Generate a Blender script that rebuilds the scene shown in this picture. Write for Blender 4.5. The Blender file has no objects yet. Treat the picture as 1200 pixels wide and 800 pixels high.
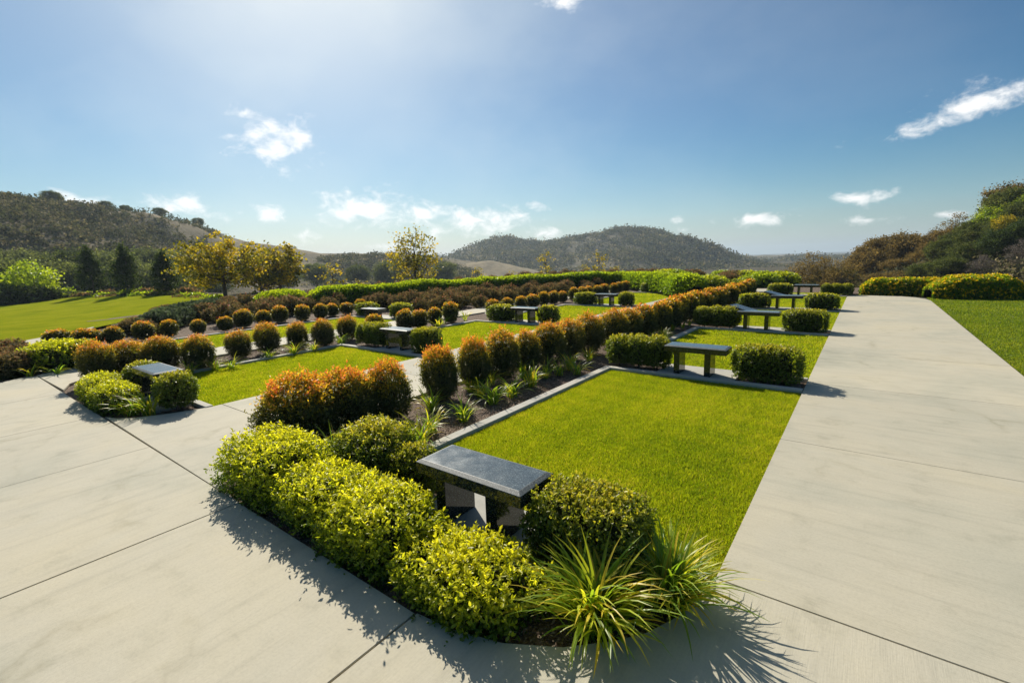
import bpy, bmesh, math
import numpy as np
from mathutils import Matrix, Vector

SC = bpy.context.scene
COL = SC.collection
rad = math.radians

# ------------------------------------------------------------------ camera
# The two horizontal directions of the garden (along the walk, across it) vanish at V1 and V2.
PPX, PPY = 600.0, 400.0
V1 = np.array([1018.0 - PPX, 293.0 - PPY]); V2 = np.array([-135.0 - PPX, 329.0 - PPY])
FOC = math.sqrt(-(V1 @ V2)); EYE = 1.87
_y = np.array([V1[0], -V1[1], -FOC]); _y /= np.linalg.norm(_y)
_x = -np.array([V2[0], -V2[1], -FOC]); _x /= np.linalg.norm(_x)
_y = _y - _x * (_x @ _y); _y /= np.linalg.norm(_y)
ROT = np.array([_x, _y, np.cross(_x, _y)])
def ray(px, py):
    w = ROT @ np.array([px - PPX, -(py - PPY), -FOC]); return w / np.linalg.norm(w)
def un(px, py, z=0.0):
    w = ray(px, py); t = (z - EYE) / w[2]; return np.array([0, 0, EYE]) + t * w
def at_dist(px, py, d):
    w = ray(px, py); return np.array([0, 0, EYE]) + w * (d / math.hypot(w[0], w[1]))
cam = bpy.data.cameras.new('camera'); cam.sensor_width = 36; cam.lens = FOC * 36 / 1200
cam.clip_start = 0.05; cam.clip_end = 20000
camo = bpy.data.objects.new('camera', cam); COL.objects.link(camo)
m4 = Matrix([list(ROT[i]) + [0] for i in range(3)] + [[0, 0, 0, 1]]); m4.translation = (0, 0, EYE)
camo.matrix_world = m4
SC.camera = camo

# ------------------------------------------------------------------ sky, sun, exposure
SUN_EL, SUN_AZ = 34.5, -58.5            # azimuth from +Y (along the walk) towards +X
world = bpy.data.worlds.new('World'); SC.world = world; world.use_nodes = True
wn, wl = world.node_tree.nodes, world.node_tree.links
wn.clear()
def N(nt, t, **kw):
    n = nt.nodes.new(t)
    for k, v in kw.items():
        if k == 'inp':
            for kk, vv in v.items(): n.inputs[kk].default_value = vv
        else: setattr(n, k, v)
    return n
WT = world.node_tree
sky = N(WT, 'ShaderNodeTexSky', sky_type='NISHITA', sun_disc=False, sun_elevation=rad(SUN_EL), sun_rotation=rad(SUN_AZ),
        altitude=100, air_density=1.0, dust_density=0.4, ozone_density=2.0)
tc = N(WT, 'ShaderNodeTexCoord')
def wmath(op, a, b=None, clamp=False):
    n = N(WT, 'ShaderNodeMath', operation=op, use_clamp=clamp)
    for i, v in enumerate((a, b)):
        if v is None: continue
        if isinstance(v, (int, float)): n.inputs[i].default_value = v
        else: wl.new(v, n.inputs[i])
    return n.outputs[0]
# clouds: (px, py, half width px, half height px, tilt deg, strength)
CLOUDS = [(325,168,40,26,-6,.80),(288,132,24,9,-4,.55),(432,245,48,15,-3,.95),(498,248,28,12,2,.85),(566,259,56,13,-4,.9),
          (634,274,28,10,0,.65),(682,282,42,7,0,.5),(218,242,30,12,6,.85),(95,237,32,8,3,.8),(310,249,22,8,8,.8),(352,276,22,8,0,.65),
          (448,289,40,6,0,.55),(560,290,50,8,0,.45),(797,258,22,6,4,.30),(800,270,14,5,0,.35),(886,257,34,7,-2,.72),(1005,231,34,9,0,.74),
          (1015,258,40,6,-2,.5),(1150,120,84,19,-12,.70),(1107,251,18,6,0,.6),(655,2,30,10,10,.6),(620,290,30,7,0,.5),
          (-150,225,60,18,0,.9),(-420,235,60,16,0,.9),(1420,180,90,24,0,.9),(1700,240,60,16,0,.9)]
nz = N(WT, 'ShaderNodeTexNoise', inp={'Scale': 24.0, 'Detail': 9.0, 'Roughness': 0.6, 'Distortion': 0.3})
mp0 = N(WT, 'ShaderNodeMapping'); mp0.inputs['Scale'].default_value = (1, 1, 1.7)
wl.new(tc.outputs['Generated'], mp0.inputs['Vector']); wl.new(mp0.outputs[0], nz.inputs['Vector'])
acc = None; accz = None
for (px, py, hw, hh, tilt, st) in CLOUDS:
    c = ray(px, py); rr = np.cross(c, [0, 0, 1]); rr /= np.linalg.norm(rr); uu = np.cross(rr, c)
    t = rad(tilt); r2 = rr * math.cos(t) - uu * math.sin(t); u2 = rr * math.sin(t) + uu * math.cos(t)
    M = Matrix([[r2[i], u2[i], -c[i]] for i in range(3)])
    s = math.sqrt(FOC**2 + (px - PPX)**2 + (py - PPY)**2)
    mp = N(WT, 'ShaderNodeMapping', vector_type='TEXTURE')
    mp.inputs['Location'].default_value = tuple(c); mp.inputs['Rotation'].default_value = M.to_euler()
    mp.inputs['Scale'].default_value = (1.55 * hw / s, 1.6 * hh / s, 1.5 * hw / s)
    wl.new(tc.outputs['Generated'], mp.inputs['Vector'])
    ln = N(WT, 'ShaderNodeVectorMath', operation='LENGTH'); wl.new(mp.outputs[0], ln.inputs[0])
    v = wmath('SUBTRACT', st + .08, ln.outputs['Value'])
    acc = v if acc is None else wmath('MAXIMUM', acc, v)
nv = wmath('MULTIPLY', wmath('SUBTRACT', nz.outputs['Fac'], 0.5), 3.0)
dens = wmath('ADD', acc, nv)
dens = wmath('MULTIPLY', dens, wmath('GREATER_THAN', acc, -0.9))
mr = N(WT, 'ShaderNodeMapRange', interpolation_type='SMOOTHSTEP', inp={'From Min': 0.05, 'From Max': 1.15, 'To Max': 0.95})
wl.new(dens, mr.inputs['Value'])
# thin high veil near the sun and faint wisps: a soft large-scale noise
nz2 = N(WT, 'ShaderNodeTexNoise', inp={'Scale': 3.2, 'Detail': 5.0, 'Roughness': 0.55})
wl.new(mp0.outputs[0], nz2.inputs['Vector'])
sund = np.array([math.sin(rad(SUN_AZ)) * math.cos(rad(SUN_EL)), math.cos(rad(SUN_AZ)) * math.cos(rad(SUN_EL)), math.sin(rad(SUN_EL))])
dt = N(WT, 'ShaderNodeVectorMath', operation='DOT_PRODUCT'); dt.inputs[1].default_value = tuple(sund)
wl.new(tc.outputs['Generated'], dt.inputs[0])
cs = wmath('MAXIMUM', dt.outputs['Value'], 0.0)
glow = wmath('ADD', wmath('MULTIPLY', wmath('POWER', cs, 30.0), 0.50), wmath('MULTIPLY', wmath('POWER', cs, 2.5), 0.33))
wisp = N(WT, 'ShaderNodeMapRange', inp={'From Min': 0.42, 'From Max': 0.75, 'To Min': 0.0, 'To Max': 0.16}); wl.new(nz2.outputs['Fac'], wisp.inputs['Value'])
veil = wmath('MULTIPLY', wmath('ADD', glow, wmath('MULTIPLY', wisp.outputs[0], wmath('ADD', wmath('POWER', cs, 2.0), 0.02))), 1.0, True)
mixv = N(WT, 'ShaderNodeMix', data_type='RGBA'); mixv.inputs['B'].default_value = (9.3, 9.9, 9.7, 1)
hs = N(WT, 'ShaderNodeHueSaturation', inp={'Hue': 0.486, 'Saturation': 1.8, 'Value': 0.128}); wl.new(sky.outputs[0], hs.inputs['Color'])
gm = N(WT, 'ShaderNodeGamma', inp={'Gamma': 1.25}); wl.new(hs.outputs[0], gm.inputs['Color'])
sm = N(WT, 'ShaderNodeVectorMath', operation='SCALE', inp={'Scale': 5.6}); wl.new(gm.outputs[0], sm.inputs[0])
# aerosol band low over the whole horizon
sx = N(WT, 'ShaderNodeSeparateXYZ'); wl.new(tc.outputs['Generated'], sx.inputs[0])
low = wmath('MULTIPLY', wmath('POWER', 2.718, wmath('MULTIPLY', wmath('MAXIMUM', sx.outputs['Z'], 0.0), -8.0)), 0.80)
mixh = N(WT, 'ShaderNodeMix', data_type='RGBA'); mixh.inputs['B'].default_value = (3.7, 5.0, 5.9, 1)
wl.new(low, mixh.inputs['Factor']); wl.new(sm.outputs[0], mixh.inputs['A'])
wl.new(veil, mixv.inputs['Factor']); wl.new(mixh.outputs['Result'], mixv.inputs['A'])
mixc = N(WT, 'ShaderNodeMix', data_type='RGBA'); mixc.inputs['B'].default_value = (11.5, 11.4, 11.2, 1)
wl.new(mr.outputs[0], mixc.inputs['Factor']); wl.new(mixv.outputs['Result'], mixc.inputs['A'])
bg = N(WT, 'ShaderNodeBackground'); bg.inputs['Strength'].default_value = 0.064
wo = N(WT, 'ShaderNodeOutputWorld')
wl.new(mixc.outputs['Result'], bg.inputs['Color']); wl.new(bg.outputs[0], wo.inputs[0])
sl = bpy.data.lights.new('sun', 'SUN'); sl.energy = 3.9; sl.angle = rad(0.6); sl.color = (1.0, 0.93, 0.80)
so = bpy.data.objects.new('sun', sl); COL.objects.link(so)
so.rotation_euler = Vector(tuple(sund)).to_track_quat('Z', 'Y').to_euler(); so.location = (-20, 20, 30)
vs = SC.view_settings; vs.view_transform = 'Standard'; vs.look = 'None'; vs.exposure = 0.68; vs.gamma = 1.0; vs.use_curve_mapping = False
SC.cycles.max_bounces = 7; SC.cycles.diffuse_bounces = 3; SC.cycles.glossy_bounces = 3; SC.cycles.transmission_bounces = 4
SC.cycles.transparent_max_bounces = 4; SC.cycles.volume_bounces = 0; SC.cycles.use_denoising = True
SC.cycles.caustics_reflective = False; SC.cycles.caustics_refractive = False
SC.cycles.sample_clamp_indirect = 4.0

# ------------------------------------------------------------------ helpers
rng = np.random.default_rng(7)
def raw_mesh(name, verts, faces_flat, sizes, mat, attrs=None, smooth=False):
    me = bpy.data.meshes.new(name)
    verts = np.asarray(verts, np.float32); ff = np.asarray(faces_flat, np.int32).ravel(); sizes = np.asarray(sizes, np.int32)
    me.vertices.add(len(verts)); me.vertices.foreach_set('co', verts.ravel())
    me.loops.add(len(ff)); me.loops.foreach_set('vertex_index', ff)
    me.polygons.add(len(sizes)); st = np.zeros(len(sizes), np.int32); st[1:] = np.cumsum(sizes)[:-1]
    me.polygons.foreach_set('loop_start', st)
    try: me.polygons.foreach_set('loop_total', sizes)
    except Exception: pass
    if smooth: me.polygons.foreach_set('use_smooth', np.ones(len(sizes), bool))
    for k, v in (attrs or {}).items():
        a = me.attributes.new(k, 'FLOAT', 'POINT'); a.data.foreach_set('value', np.asarray(v, np.float32))
    me.update(calc_edges=True); me.validate()
    for m in (mat if isinstance(mat, (list, tuple)) else [mat]): me.materials.append(m)
    return me
def bm_mesh(name, bm, mat, smooth=False):
    me = bpy.data.meshes.new(name); bmesh.ops.recalc_face_normals(bm, faces=bm.faces); bm.to_mesh(me); bm.free()
    if smooth: me.polygons.foreach_set('use_smooth', np.ones(len(me.polygons), bool))
    me.materials.append(mat); return me
def put(name, me, parent=None, loc=(0, 0, 0), rotz=0.0, scale=(1, 1, 1)):
    o = bpy.data.objects.new(name, me); COL.objects.link(o)
    o.location = loc; o.rotation_euler = (0, 0, rotz); o.scale = scale
    if parent is not None: o.parent = parent
    return o
def tag(o, label=None, cat=None, group=None, kind=None):
    if label: o['label'] = label
    if cat: o['category'] = cat
    if group: o['group'] = group
    if kind: o['kind'] = kind
    return o
def thing(name, label, cat, loc, rotz=0.0, scale=(1, 1, 1), group=None):
    return tag(put(name, None, None, loc, rotz, scale), label, cat, group)
def struct(name, me, parent=None):
    o = put(name, me, parent)
    if parent is None: o['kind'] = 'structure'
    return o
ORD = ['zeroth','nearest','second','third','fourth','fifth','sixth','seventh','eighth','ninth','tenth','eleventh','twelfth','thirteenth',
       'fourteenth','fifteenth','sixteenth','seventeenth','eighteenth','nineteenth','twentieth','twenty-first','twenty-second','twenty-third',
       'twenty-fourth','twenty-fifth','twenty-sixth','twenty-seventh','twenty-eighth','twenty-ninth','thirtieth','thirty-first','thirty-second','thirty-third','thirty-fourth','thirty-fifth','thirty-sixth','thirty-seventh','thirty-eighth','thirty-ninth','fortieth','forty-first','forty-second','forty-third','forty-fourth','forty-fifth']
def norm(v): return v / np.maximum(np.linalg.norm(v, axis=-1, keepdims=True), 1e-9)
def vnoise(p, seed=0, oct=3):
    """cheap smooth noise of points (N,3) or (N,2) from sums of sines, about -1..1"""
    r = np.random.default_rng(seed + 100); out = 0; amp = 1; tot = 0
    p = np.asarray(p, float)
    for o in range(oct):
        for k in range(3):
            d = r.normal(size=p.shape[-1]); d /= np.linalg.norm(d); ph = r.uniform(0, 6.28)
            out = out + amp * np.sin(p @ d * (2.0 ** o) * r.uniform(.8, 1.3) + ph) / 3
        tot += amp; amp *= .55
    return out / tot * 1.5
def box_bm(bm, x0, x1, y0, y1, z0, z1, bev=0.0):
    r = bmesh.ops.create_cube(bm, size=1.0)
    vsx = r['verts']
    for v in vsx:
        v.co = Vector((x0 + (v.co.x + .5) * (x1 - x0), y0 + (v.co.y + .5) * (y1 - y0), z0 + (v.co.z + .5) * (z1 - z0)))
    if bev > 0:
        es = list({e for v in vsx for e in v.link_edges})
        bmesh.ops.bevel(bm, geom=es, offset=bev, segments=2, affect='EDGES', profile=0.6)
def poly_prism(name, pts, z0, z1, mat, bev=0.0, holes=None):
    bm = bmesh.new()
    vs_ = [bm.verts.new((x, y, z1)) for x, y in pts]
    f = bm.faces.new(vs_)
    if f.normal.z < 0: f.normal_flip()
    r = bmesh.ops.extrude_face_region(bm, geom=[f])
    for v in [g for g in r['geom'] if isinstance(g, bmesh.types.BMVert)]: v.co.z = z0
    bmesh.ops.recalc_face_normals(bm, faces=bm.faces)
    if bev > 0:
        es = [e for e in bm.edges if all(abs(v.co.z - z1) < 1e-6 for v in e.verts)]
        bmesh.ops.bevel(bm, geom=es, offset=bev, segments=2, affect='EDGES')
    bmesh.ops.triangulate(bm, faces=[f for f in bm.faces if len(f.verts) > 4])
    return bm_mesh(name, bm, mat)
def tube_arrays(path, radii, n=7):
    path = np.asarray(path, float); k = len(path)
    tan = np.gradient(path, axis=0); tan = norm(tan)
    ref = np.where(np.abs(tan[:, 2:3]) > .9, np.array([[1., 0, 0]]), np.array([[0, 0, 1.]]))
    u = norm(np.cross(tan, ref)); v = np.cross(tan, u)
    a = np.linspace(0, 2 * np.pi, n, endpoint=False)
    ring = path[:, None, :] + np.asarray(radii)[:, None, None] * (np.cos(a)[None, :, None] * u[:, None, :] + np.sin(a)[None, :, None] * v[:, None, :])
    V = ring.reshape(-1, 3); F = []
    for i in range(k - 1):
        for j in range(n):
            F.append((i * n + j, i * n + (j + 1) % n, (i + 1) * n + (j + 1) % n, (i + 1) * n + j))
    return V, np.array(F, int)
def tubes_mesh(name, tubes, mat, n=6):
    Vs, Fs, off = [], [], 0
    for path, radii in tubes:
        V, F = tube_arrays(path, radii, n); Vs.append(V); Fs.append(F + off); off += len(V)
    V = np.concatenate(Vs); F = np.concatenate(Fs)
    return raw_mesh(name, V, F, np.full(len(F), 4), mat, smooth=True)

# ------------------------------------------------------------------ materials
def mat(name):
    m = bpy.data.materials.new(name); m.use_nodes = True; m.node_tree.nodes.clear(); return m, m.node_tree
def ramp(nt, fac, stops, interp='LINEAR'):
    r = N(nt, 'ShaderNodeValToRGB'); r.color_ramp.interpolation = interp
    el = r.color_ramp.elements
    while len(el) < len(stops): el.new(0.5)
    for e, (p, c) in zip(el, stops): e.position = p; e.color = (*c, 1)
    nt.links.new(fac, r.inputs[0]); return r.outputs[0]
def mixcol(nt, fac, a, b, mode='MIX'):
    n = N(nt, 'ShaderNodeMix', data_type='RGBA', blend_type=mode)
    for key, v in (('Factor', fac), ('A', a), ('B', b)):
        if isinstance(v, (int, float)): n.inputs[key].default_value = v
        elif isinstance(v, tuple): n.inputs[key].default_value = (*v, 1)
        else: nt.links.new(v, n.inputs[key])
    return n.outputs['Result']
def finish(nt, shader):
    o = N(nt, 'ShaderNodeOutputMaterial'); nt.links.new(shader, o.inputs[0])
def noise(nt, scale, detail=4, rough=.55, vec=None, out='Fac', dist=0.0):
    n = N(nt, 'ShaderNodeTexNoise', inp={'Scale': scale, 'Detail': detail, 'Roughness': rough, 'Distortion': dist})
    if vec is not None: nt.links.new(vec, n.inputs['Vector'])
    return n.outputs[out]
def objco(nt, scale=(1, 1, 1), rot=(0, 0, 0), kind='geo'):
    if kind == 'geo': src = N(nt, 'ShaderNodeNewGeometry').outputs['Position']
    else: src = N(nt, 'ShaderNodeTexCoord').outputs['Object']
    mp = N(nt, 'ShaderNodeMapping'); mp.inputs['Scale'].default_value = scale; mp.inputs['Rotation'].default_value = rot
    nt.links.new(src, mp.inputs['Vector']); return mp.outputs[0]
def bump(nt, h, strength, dist):
    b = N(nt, 'ShaderNodeBump', inp={'Strength': strength, 'Distance': dist}); nt.links.new(h, b.inputs['Height']); return b.outputs[0]
def principled(nt, col, rough, normal=None, spec=0.5, **kw):
    p = N(nt, 'ShaderNodeBsdfPrincipled')
    if isinstance(col, tuple): p.inputs['Base Color'].default_value = (*col, 1)
    else: nt.links.new(col, p.inputs['Base Color'])
    if isinstance(rough, (int, float)): p.inputs['Roughness'].default_value = rough
    else: nt.links.new(rough, p.inputs['Roughness'])
    p.inputs['Specular IOR Level'].default_value = spec
    if normal is not None: nt.links.new(normal, p.inputs['Normal'])
    return p.outputs[0]

def concrete(name, base, along='y', stain=1.0):
    m, nt = mat(name)
    g = objco(nt)
    n1 = noise(nt, .55, 5, .6, g, dist=.4); n2 = noise(nt, 3.2, 6, .65, g); n3 = noise(nt, 60, 3, .6, g)
    st = objco(nt, (.7, 9, 1) if along == 'x' else (9, .7, 1)); n4 = noise(nt, 1.3, 5, .6, st)
    brv = objco(nt, (6, 190, 1) if along == 'x' else (190, 6, 1)); n5 = noise(nt, 1.0, 2, .5, brv)
    b = np.array(base)
    c = ramp(nt, n1, [(.26, tuple(b * (.74, .78, .80))), (.42, tuple(b * (.92, .94, .95))), (.52, tuple(b)), (.74, tuple(b * (1.07, 1.04, .97)))])
    s = ramp(nt, n4, [(.30, (.66, .67, .66)), (.46, (.95, .95, .94)), (.66, (1.03, 1.03, 1.02))])
    c = mixcol(nt, .75 * stain, c, s, 'MULTIPLY')
    s2 = ramp(nt, n2, [(.28, (.70, .71, .69)), (.43, (.96, .96, .95)), (.55, (1, 1, 1)), (.8, (1.05, 1.04, 1.01))])
    c = mixcol(nt, .6, c, s2, 'MULTIPLY')
    s3 = ramp(nt, n3, [(.3, (.86, .86, .86)), (.55, (1.02, 1.02, 1.02))]); c = mixcol(nt, .5, c, s3, 'MULTIPLY')
    s5 = ramp(nt, n5, [(.3, (.93, .93, .92)), (.6, (1.02, 1.02, 1.02))]); c = mixcol(nt, .7, c, s5, 'MULTIPLY')
    vo = N(nt, 'ShaderNodeTexVoronoi', feature='DISTANCE_TO_EDGE', inp={'Scale': .9, 'Randomness': 1.0})
    wp = mixcol(nt, .35, g, noise(nt, 1.6, 4, .6, g, 'Color')); nt.links.new(wp, vo.inputs['Vector'])
    rim = ramp(nt, vo.outputs['Distance'], [(.0, (.78, .77, .73)), (.015, (.92, .92, .90)), (.04, (1, 1, 1))])
    gate = ramp(nt, noise(nt, .8, 3, .5, g), [(.52, (0, 0, 0)), (.66, (1, 1, 1))])
    c = mixcol(nt, gate, c, mixcol(nt, 1.0, c, rim, 'MULTIPLY'))
    oi = N(nt, 'ShaderNodeObjectInfo'); c = mixcol(nt, 1.0, c, ramp(nt, oi.outputs['Random'], [(0, (.945, .95, .955)), (1, (1.05, 1.045, 1.03))]), 'MULTIPLY')
    hb = mixcol(nt, .5, n5, n3)
    finish(nt, principled(nt, c, .8, bump(nt, hb, .35, .004), .2)); return m
M = {}
M['concrete_plaza'] = concrete('concrete_plaza', (.525, .485, .385), 'y', .45)
M['concrete_walk'] = concrete('concrete_walk', (.54, .495, .385), 'x', .45)
M['concrete_kerb'] = concrete('concrete_kerb', (.50, .475, .42), 'x', .4)
def simple(name, col, rough=.8, spec=.3):
    m, nt = mat(name); finish(nt, principled(nt, col, rough, None, spec)); return m
M['joint'] = simple('joint_filler', (.045, .04, .035), .95)
M['bark'] = None
m, nt = mat('bark'); g = objco(nt, (14, 14, 3), kind='obj'); n = noise(nt, 1.5, 5, .6, g)
finish(nt, principled(nt, ramp(nt, n, [(.3, (.06, .045, .033)), (.7, (.20, .165, .13))]), .85, bump(nt, n, .5, .02), .2)); M['bark'] = m
m, nt = mat('mulch'); g = objco(nt); n = noise(nt, 9, 5, .7, g); v = N(nt, 'ShaderNodeTexVoronoi', inp={'Scale': 55.0}); nt.links.new(g, v.inputs['Vector'])
c = mixcol(nt, .55, ramp(nt, n, [(.3, (.10, .068, .048)), (.5, (.20, .145, .105)), (.72, (.32, .24, .185))]), ramp(nt, v.outputs['Color'], [(.2, (.05, .033, .022)), (.8, (.28, .21, .16))]))
finish(nt, principled(nt, c, .9, bump(nt, v.outputs['Distance'], .8, .02), .15)); M['mulch'] = m
m, nt = mat('mulch_chip'); a = N(nt, 'ShaderNodeAttribute', attribute_name='rnd')
finish(nt, principled(nt, ramp(nt, a.outputs['Fac'], [(0, (.09, .055, .038)), (.4, (.22, .15, .10)), (.75, (.35, .26, .19)), (1, (.50, .41, .32))]), .85, None, .2)); M['chip'] = m
def lawn_mat(name, c0, c1, c2, blade=True):
    m, nt = mat(name); g = objco(nt); n1 = noise(nt, .5, 4, .6, g); n2 = noise(nt, 7, 5, .7, g); n3 = noise(nt, 90, 3, .7, g)
    c = ramp(nt, n1, [(.3, c0), (.5, c1), (.72, c2)])
    c = mixcol(nt, .55, c, ramp(nt, n2, [(.3, (.72, .75, .7)), (.7, (1.15, 1.12, 1.05))]), 'MULTIPLY')
    c = mixcol(nt, .8, c, ramp(nt, n3, [(.3, (.55, .6, .5)), (.7, (1.25, 1.2, 1.1))]), 'MULTIPLY')
    finish(nt, principled(nt, c, 1.0, bump(nt, n3, 1.0, .03), 0.0)); return m
M['lawn'] = lawn_mat('lawn_ground', (.20, .25, .015), (.28, .32, .018), (.36, .38, .022))
M['lawn_far'] = lawn_mat('lawn_far', (.24, .29, .018), (.33, .36, .02), (.40, .39, .03))
M['lawn_right'] = lawn_mat('lawn_right', (.11, .18, .025), (.15, .22, .028), (.21, .25, .04))
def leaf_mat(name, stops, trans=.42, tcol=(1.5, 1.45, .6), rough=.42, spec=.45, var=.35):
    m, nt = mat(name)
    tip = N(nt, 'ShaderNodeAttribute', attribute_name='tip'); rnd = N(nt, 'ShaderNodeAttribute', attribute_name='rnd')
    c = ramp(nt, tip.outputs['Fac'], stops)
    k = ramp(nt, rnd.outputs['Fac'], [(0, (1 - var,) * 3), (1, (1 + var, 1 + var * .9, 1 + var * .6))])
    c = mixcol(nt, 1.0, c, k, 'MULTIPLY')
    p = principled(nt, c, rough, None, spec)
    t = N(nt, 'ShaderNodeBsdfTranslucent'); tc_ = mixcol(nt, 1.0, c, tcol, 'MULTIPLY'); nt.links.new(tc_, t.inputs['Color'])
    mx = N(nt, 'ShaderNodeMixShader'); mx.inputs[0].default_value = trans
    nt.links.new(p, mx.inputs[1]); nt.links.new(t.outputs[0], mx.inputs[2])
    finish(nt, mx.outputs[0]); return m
M['leaf_red'] = leaf_mat('leaf_red', [(0, (.095, .12, .048)), (.35, (.14, .16, .042)), (.50, (.34, .33, .036)), (.68, (.66, .50, .04)), (.84, (.74, .38, .05)), (1, (.72, .22, .09))], .52, (1.5, 1.3, .7))
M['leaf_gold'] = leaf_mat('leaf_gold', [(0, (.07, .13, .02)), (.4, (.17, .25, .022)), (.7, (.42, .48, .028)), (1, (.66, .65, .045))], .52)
M['leaf_box'] = leaf_mat('leaf_box', [(0, (.085, .135, .034)), (.5, (.16, .22, .036)), (.8, (.34, .36, .04)), (1, (.50, .44, .06))], .50)
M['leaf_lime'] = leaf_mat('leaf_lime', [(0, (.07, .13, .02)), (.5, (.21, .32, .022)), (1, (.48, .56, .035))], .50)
M['leaf_lily'] = leaf_mat('leaf_lily', [(0, (.09, .19, .03)), (.5, (.22, .35, .035)), (.8, (.52, .54, .05)), (1, (.70, .48, .07))], .54, rough=.38)
M['leaf_rose'] = leaf_mat('leaf_rose', [(0, (.07, .085, .035)), (.5, (.16, .15, .065)), (.85, (.28, .20, .11)), (1, (.36, .17, .11))], .38, (1.3, 1.15, .8), .75, .1)
M['leaf_syc'] = leaf_mat('leaf_syc', [(0, (.08, .10, .022)), (.5, (.18, .18, .025)), (.8, (.44, .36, .03)), (1, (.58, .42, .035))], .45, spec=.2, rough=.6)
M['leaf_dark'] = leaf_mat('leaf_dark', [(0, (.03, .05, .02)), (.6, (.055, .09, .026)), (1, (.10, .14, .035))], .3, spec=.15, rough=.7)
M['leaf_oak'] = leaf_mat('leaf_oak', [(0, (.055, .075, .028)), (.6, (.10, .13, .04)), (1, (.19, .205, .06))], .36, (1.3, 1.3, .7), .75, .08)
M['leaf_oaklift'] = leaf_mat('leaf_oak_lifted', [(0, (.10, .125, .055)), (.6, (.17, .20, .08)), (1, (.28, .30, .11))], .36, (1.3, 1.3, .7), .75, .08)  # oak leaf lightened in colour to lift the shaded trees at the hill foot
M['leaf_brown'] = leaf_mat('leaf_brown', [(0, (.11, .088, .04)), (.6, (.22, .17, .065)), (1, (.36, .26, .09))], .36, (1.3, 1.2, .8), .75, .08)
M['leaf_grey'] = leaf_mat('leaf_grey', [(0, (.10, .085, .075)), (1, (.30, .26, .235))], .2, (1.1, 1.1, 1.0), .8, .05)
M['leaf_scrub'] = leaf_mat('leaf_scrub', [(0, (.07, .08, .045)), (.5, (.125, .125, .07)), (.8, (.23, .195, .125)), (1, (.31, .26, .175))], .28, (1.2, 1.2, .8), .85, .03)
M['leaf_blue'] = leaf_mat('leaf_bluegreen', [(0, (.05, .075, .05)), (1, (.15, .20, .12))], .3, (1.2, 1.2, .8), .75, .1)
M['leaf_lantana'] = leaf_mat('leaf_lantana', [(0, (.07, .14, .02)), (.5, (.19, .30, .024)), (1, (.42, .48, .03))], .50)
M['flower_yellow'] = leaf_mat('flower_yellow', [(0, (.78, .52, .015)), (1, (.90, .70, .04))], .45, (1.1, 1.05, .6))
M['flower_red'] = leaf_mat('flower_red', [(0, (.45, .02, .03)), (1, (.55, .10, .12))], .3, (1.2, .8, .8))
M['grass'] = leaf_mat('grass_blade', [(0, (.18, .28, .014)), (.5, (.37, .44, .018)), (.85, (.50, .52, .035)), (1, (.58, .50, .10))], .52, (1.35, 1.3, .5), .5, .25, .3)
M['grass_right'] = leaf_mat('grass_blade_fresh', [(0, (.12, .20, .022)), (.5, (.22, .29, .03)), (1, (.36, .38, .05))], .50, (1.35, 1.3, .5), .5, .25, .3)
# polished dark granite with pale and green-black crystals
m, nt = mat('granite'); g = objco(nt, kind='obj'); v = N(nt, 'ShaderNodeTexVoronoi', inp={'Scale': 190.0}); nt.links.new(g, v.inputs['Vector'])
n1 = noise(nt, 120, 4, .7, g); n2 = noise(nt, 30, 3, .6, g)
c = ramp(nt, v.outputs['Color'], [(.15, (.006, .009, .008)), (.55, (.020, .026, .024)), (.8, (.055, .066, .060)), (.97, (.16, .175, .16))])
c = mixcol(nt, .6, c, ramp(nt, n1, [(.4, (.4, .45, .42)), (.66, (1.5, 1.6, 1.5))]), 'MULTIPLY')
finish(nt, principled(nt, c, .07, None, .6)); M['granite'] = m
m, nt = mat('granite_top'); g = objco(nt, kind='obj'); v = N(nt, 'ShaderNodeTexVoronoi', inp={'Scale': 190.0}); nt.links.new(g, v.inputs['Vector'])
n1 = noise(nt, 9, 5, .7, g)
c = ramp(nt, v.outputs['Color'], [(.15, (.016, .026, .028)), (.55, (.038, .055, .060)), (.8, (.085, .115, .12)), (.97, (.22, .26, .265))])  # bluish tint in the colour stands in for sky reflected on the top
c = mixcol(nt, .5, c, ramp(nt, n1, [(.35, (.8, .82, .85)), (.7, (1.35, 1.35, 1.35))]), 'MULTIPLY')
finish(nt, principled(nt, c, ramp(nt, n1, [(.3, (.15,) * 3), (.7, (.28,) * 3)]), None, 1.0)); M['granite_top'] = m
m, nt = mat('granite_edge'); g = objco(nt, kind='obj'); v = N(nt, 'ShaderNodeTexVoronoi', inp={'Scale': 190.0}); nt.links.new(g, v.inputs['Vector'])
finish(nt, principled(nt, ramp(nt, v.outputs['Color'], [(.15, (.05, .06, .06)), (.6, (.12, .135, .13)), (.97, (.30, .32, .31))]), .55, None, .5)); M['granite_edge'] = m
def hill_mat(name, stops, sc=.05):
    m, nt = mat(name); g = objco(nt); n1 = noise(nt, sc, 7, .65, g, dist=.3); n2 = noise(nt, sc * 7, 5, .7, g)
    c = ramp(nt, n1, stops); c = mixcol(nt, .7, c, ramp(nt, n2, [(.3, (.6, .62, .6)), (.7, (1.3, 1.25, 1.2))]), 'MULTIPLY')
    finish(nt, principled(nt, c, .95, bump(nt, n2, .6, 1.0), .05)); return m
M['hill_dry'] = hill_mat('hill_dry', [(.36, (.10, .09, .055)), (.5, (.19, .155, .095)), (.64, (.30, .245, .155))], .035)
M['hill_scrub'] = hill_mat('hill_scrub', [(.35, (.09, .085, .055)), (.52, (.16, .14, .09)), (.68, (.27, .22, .145))], .012)
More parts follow.
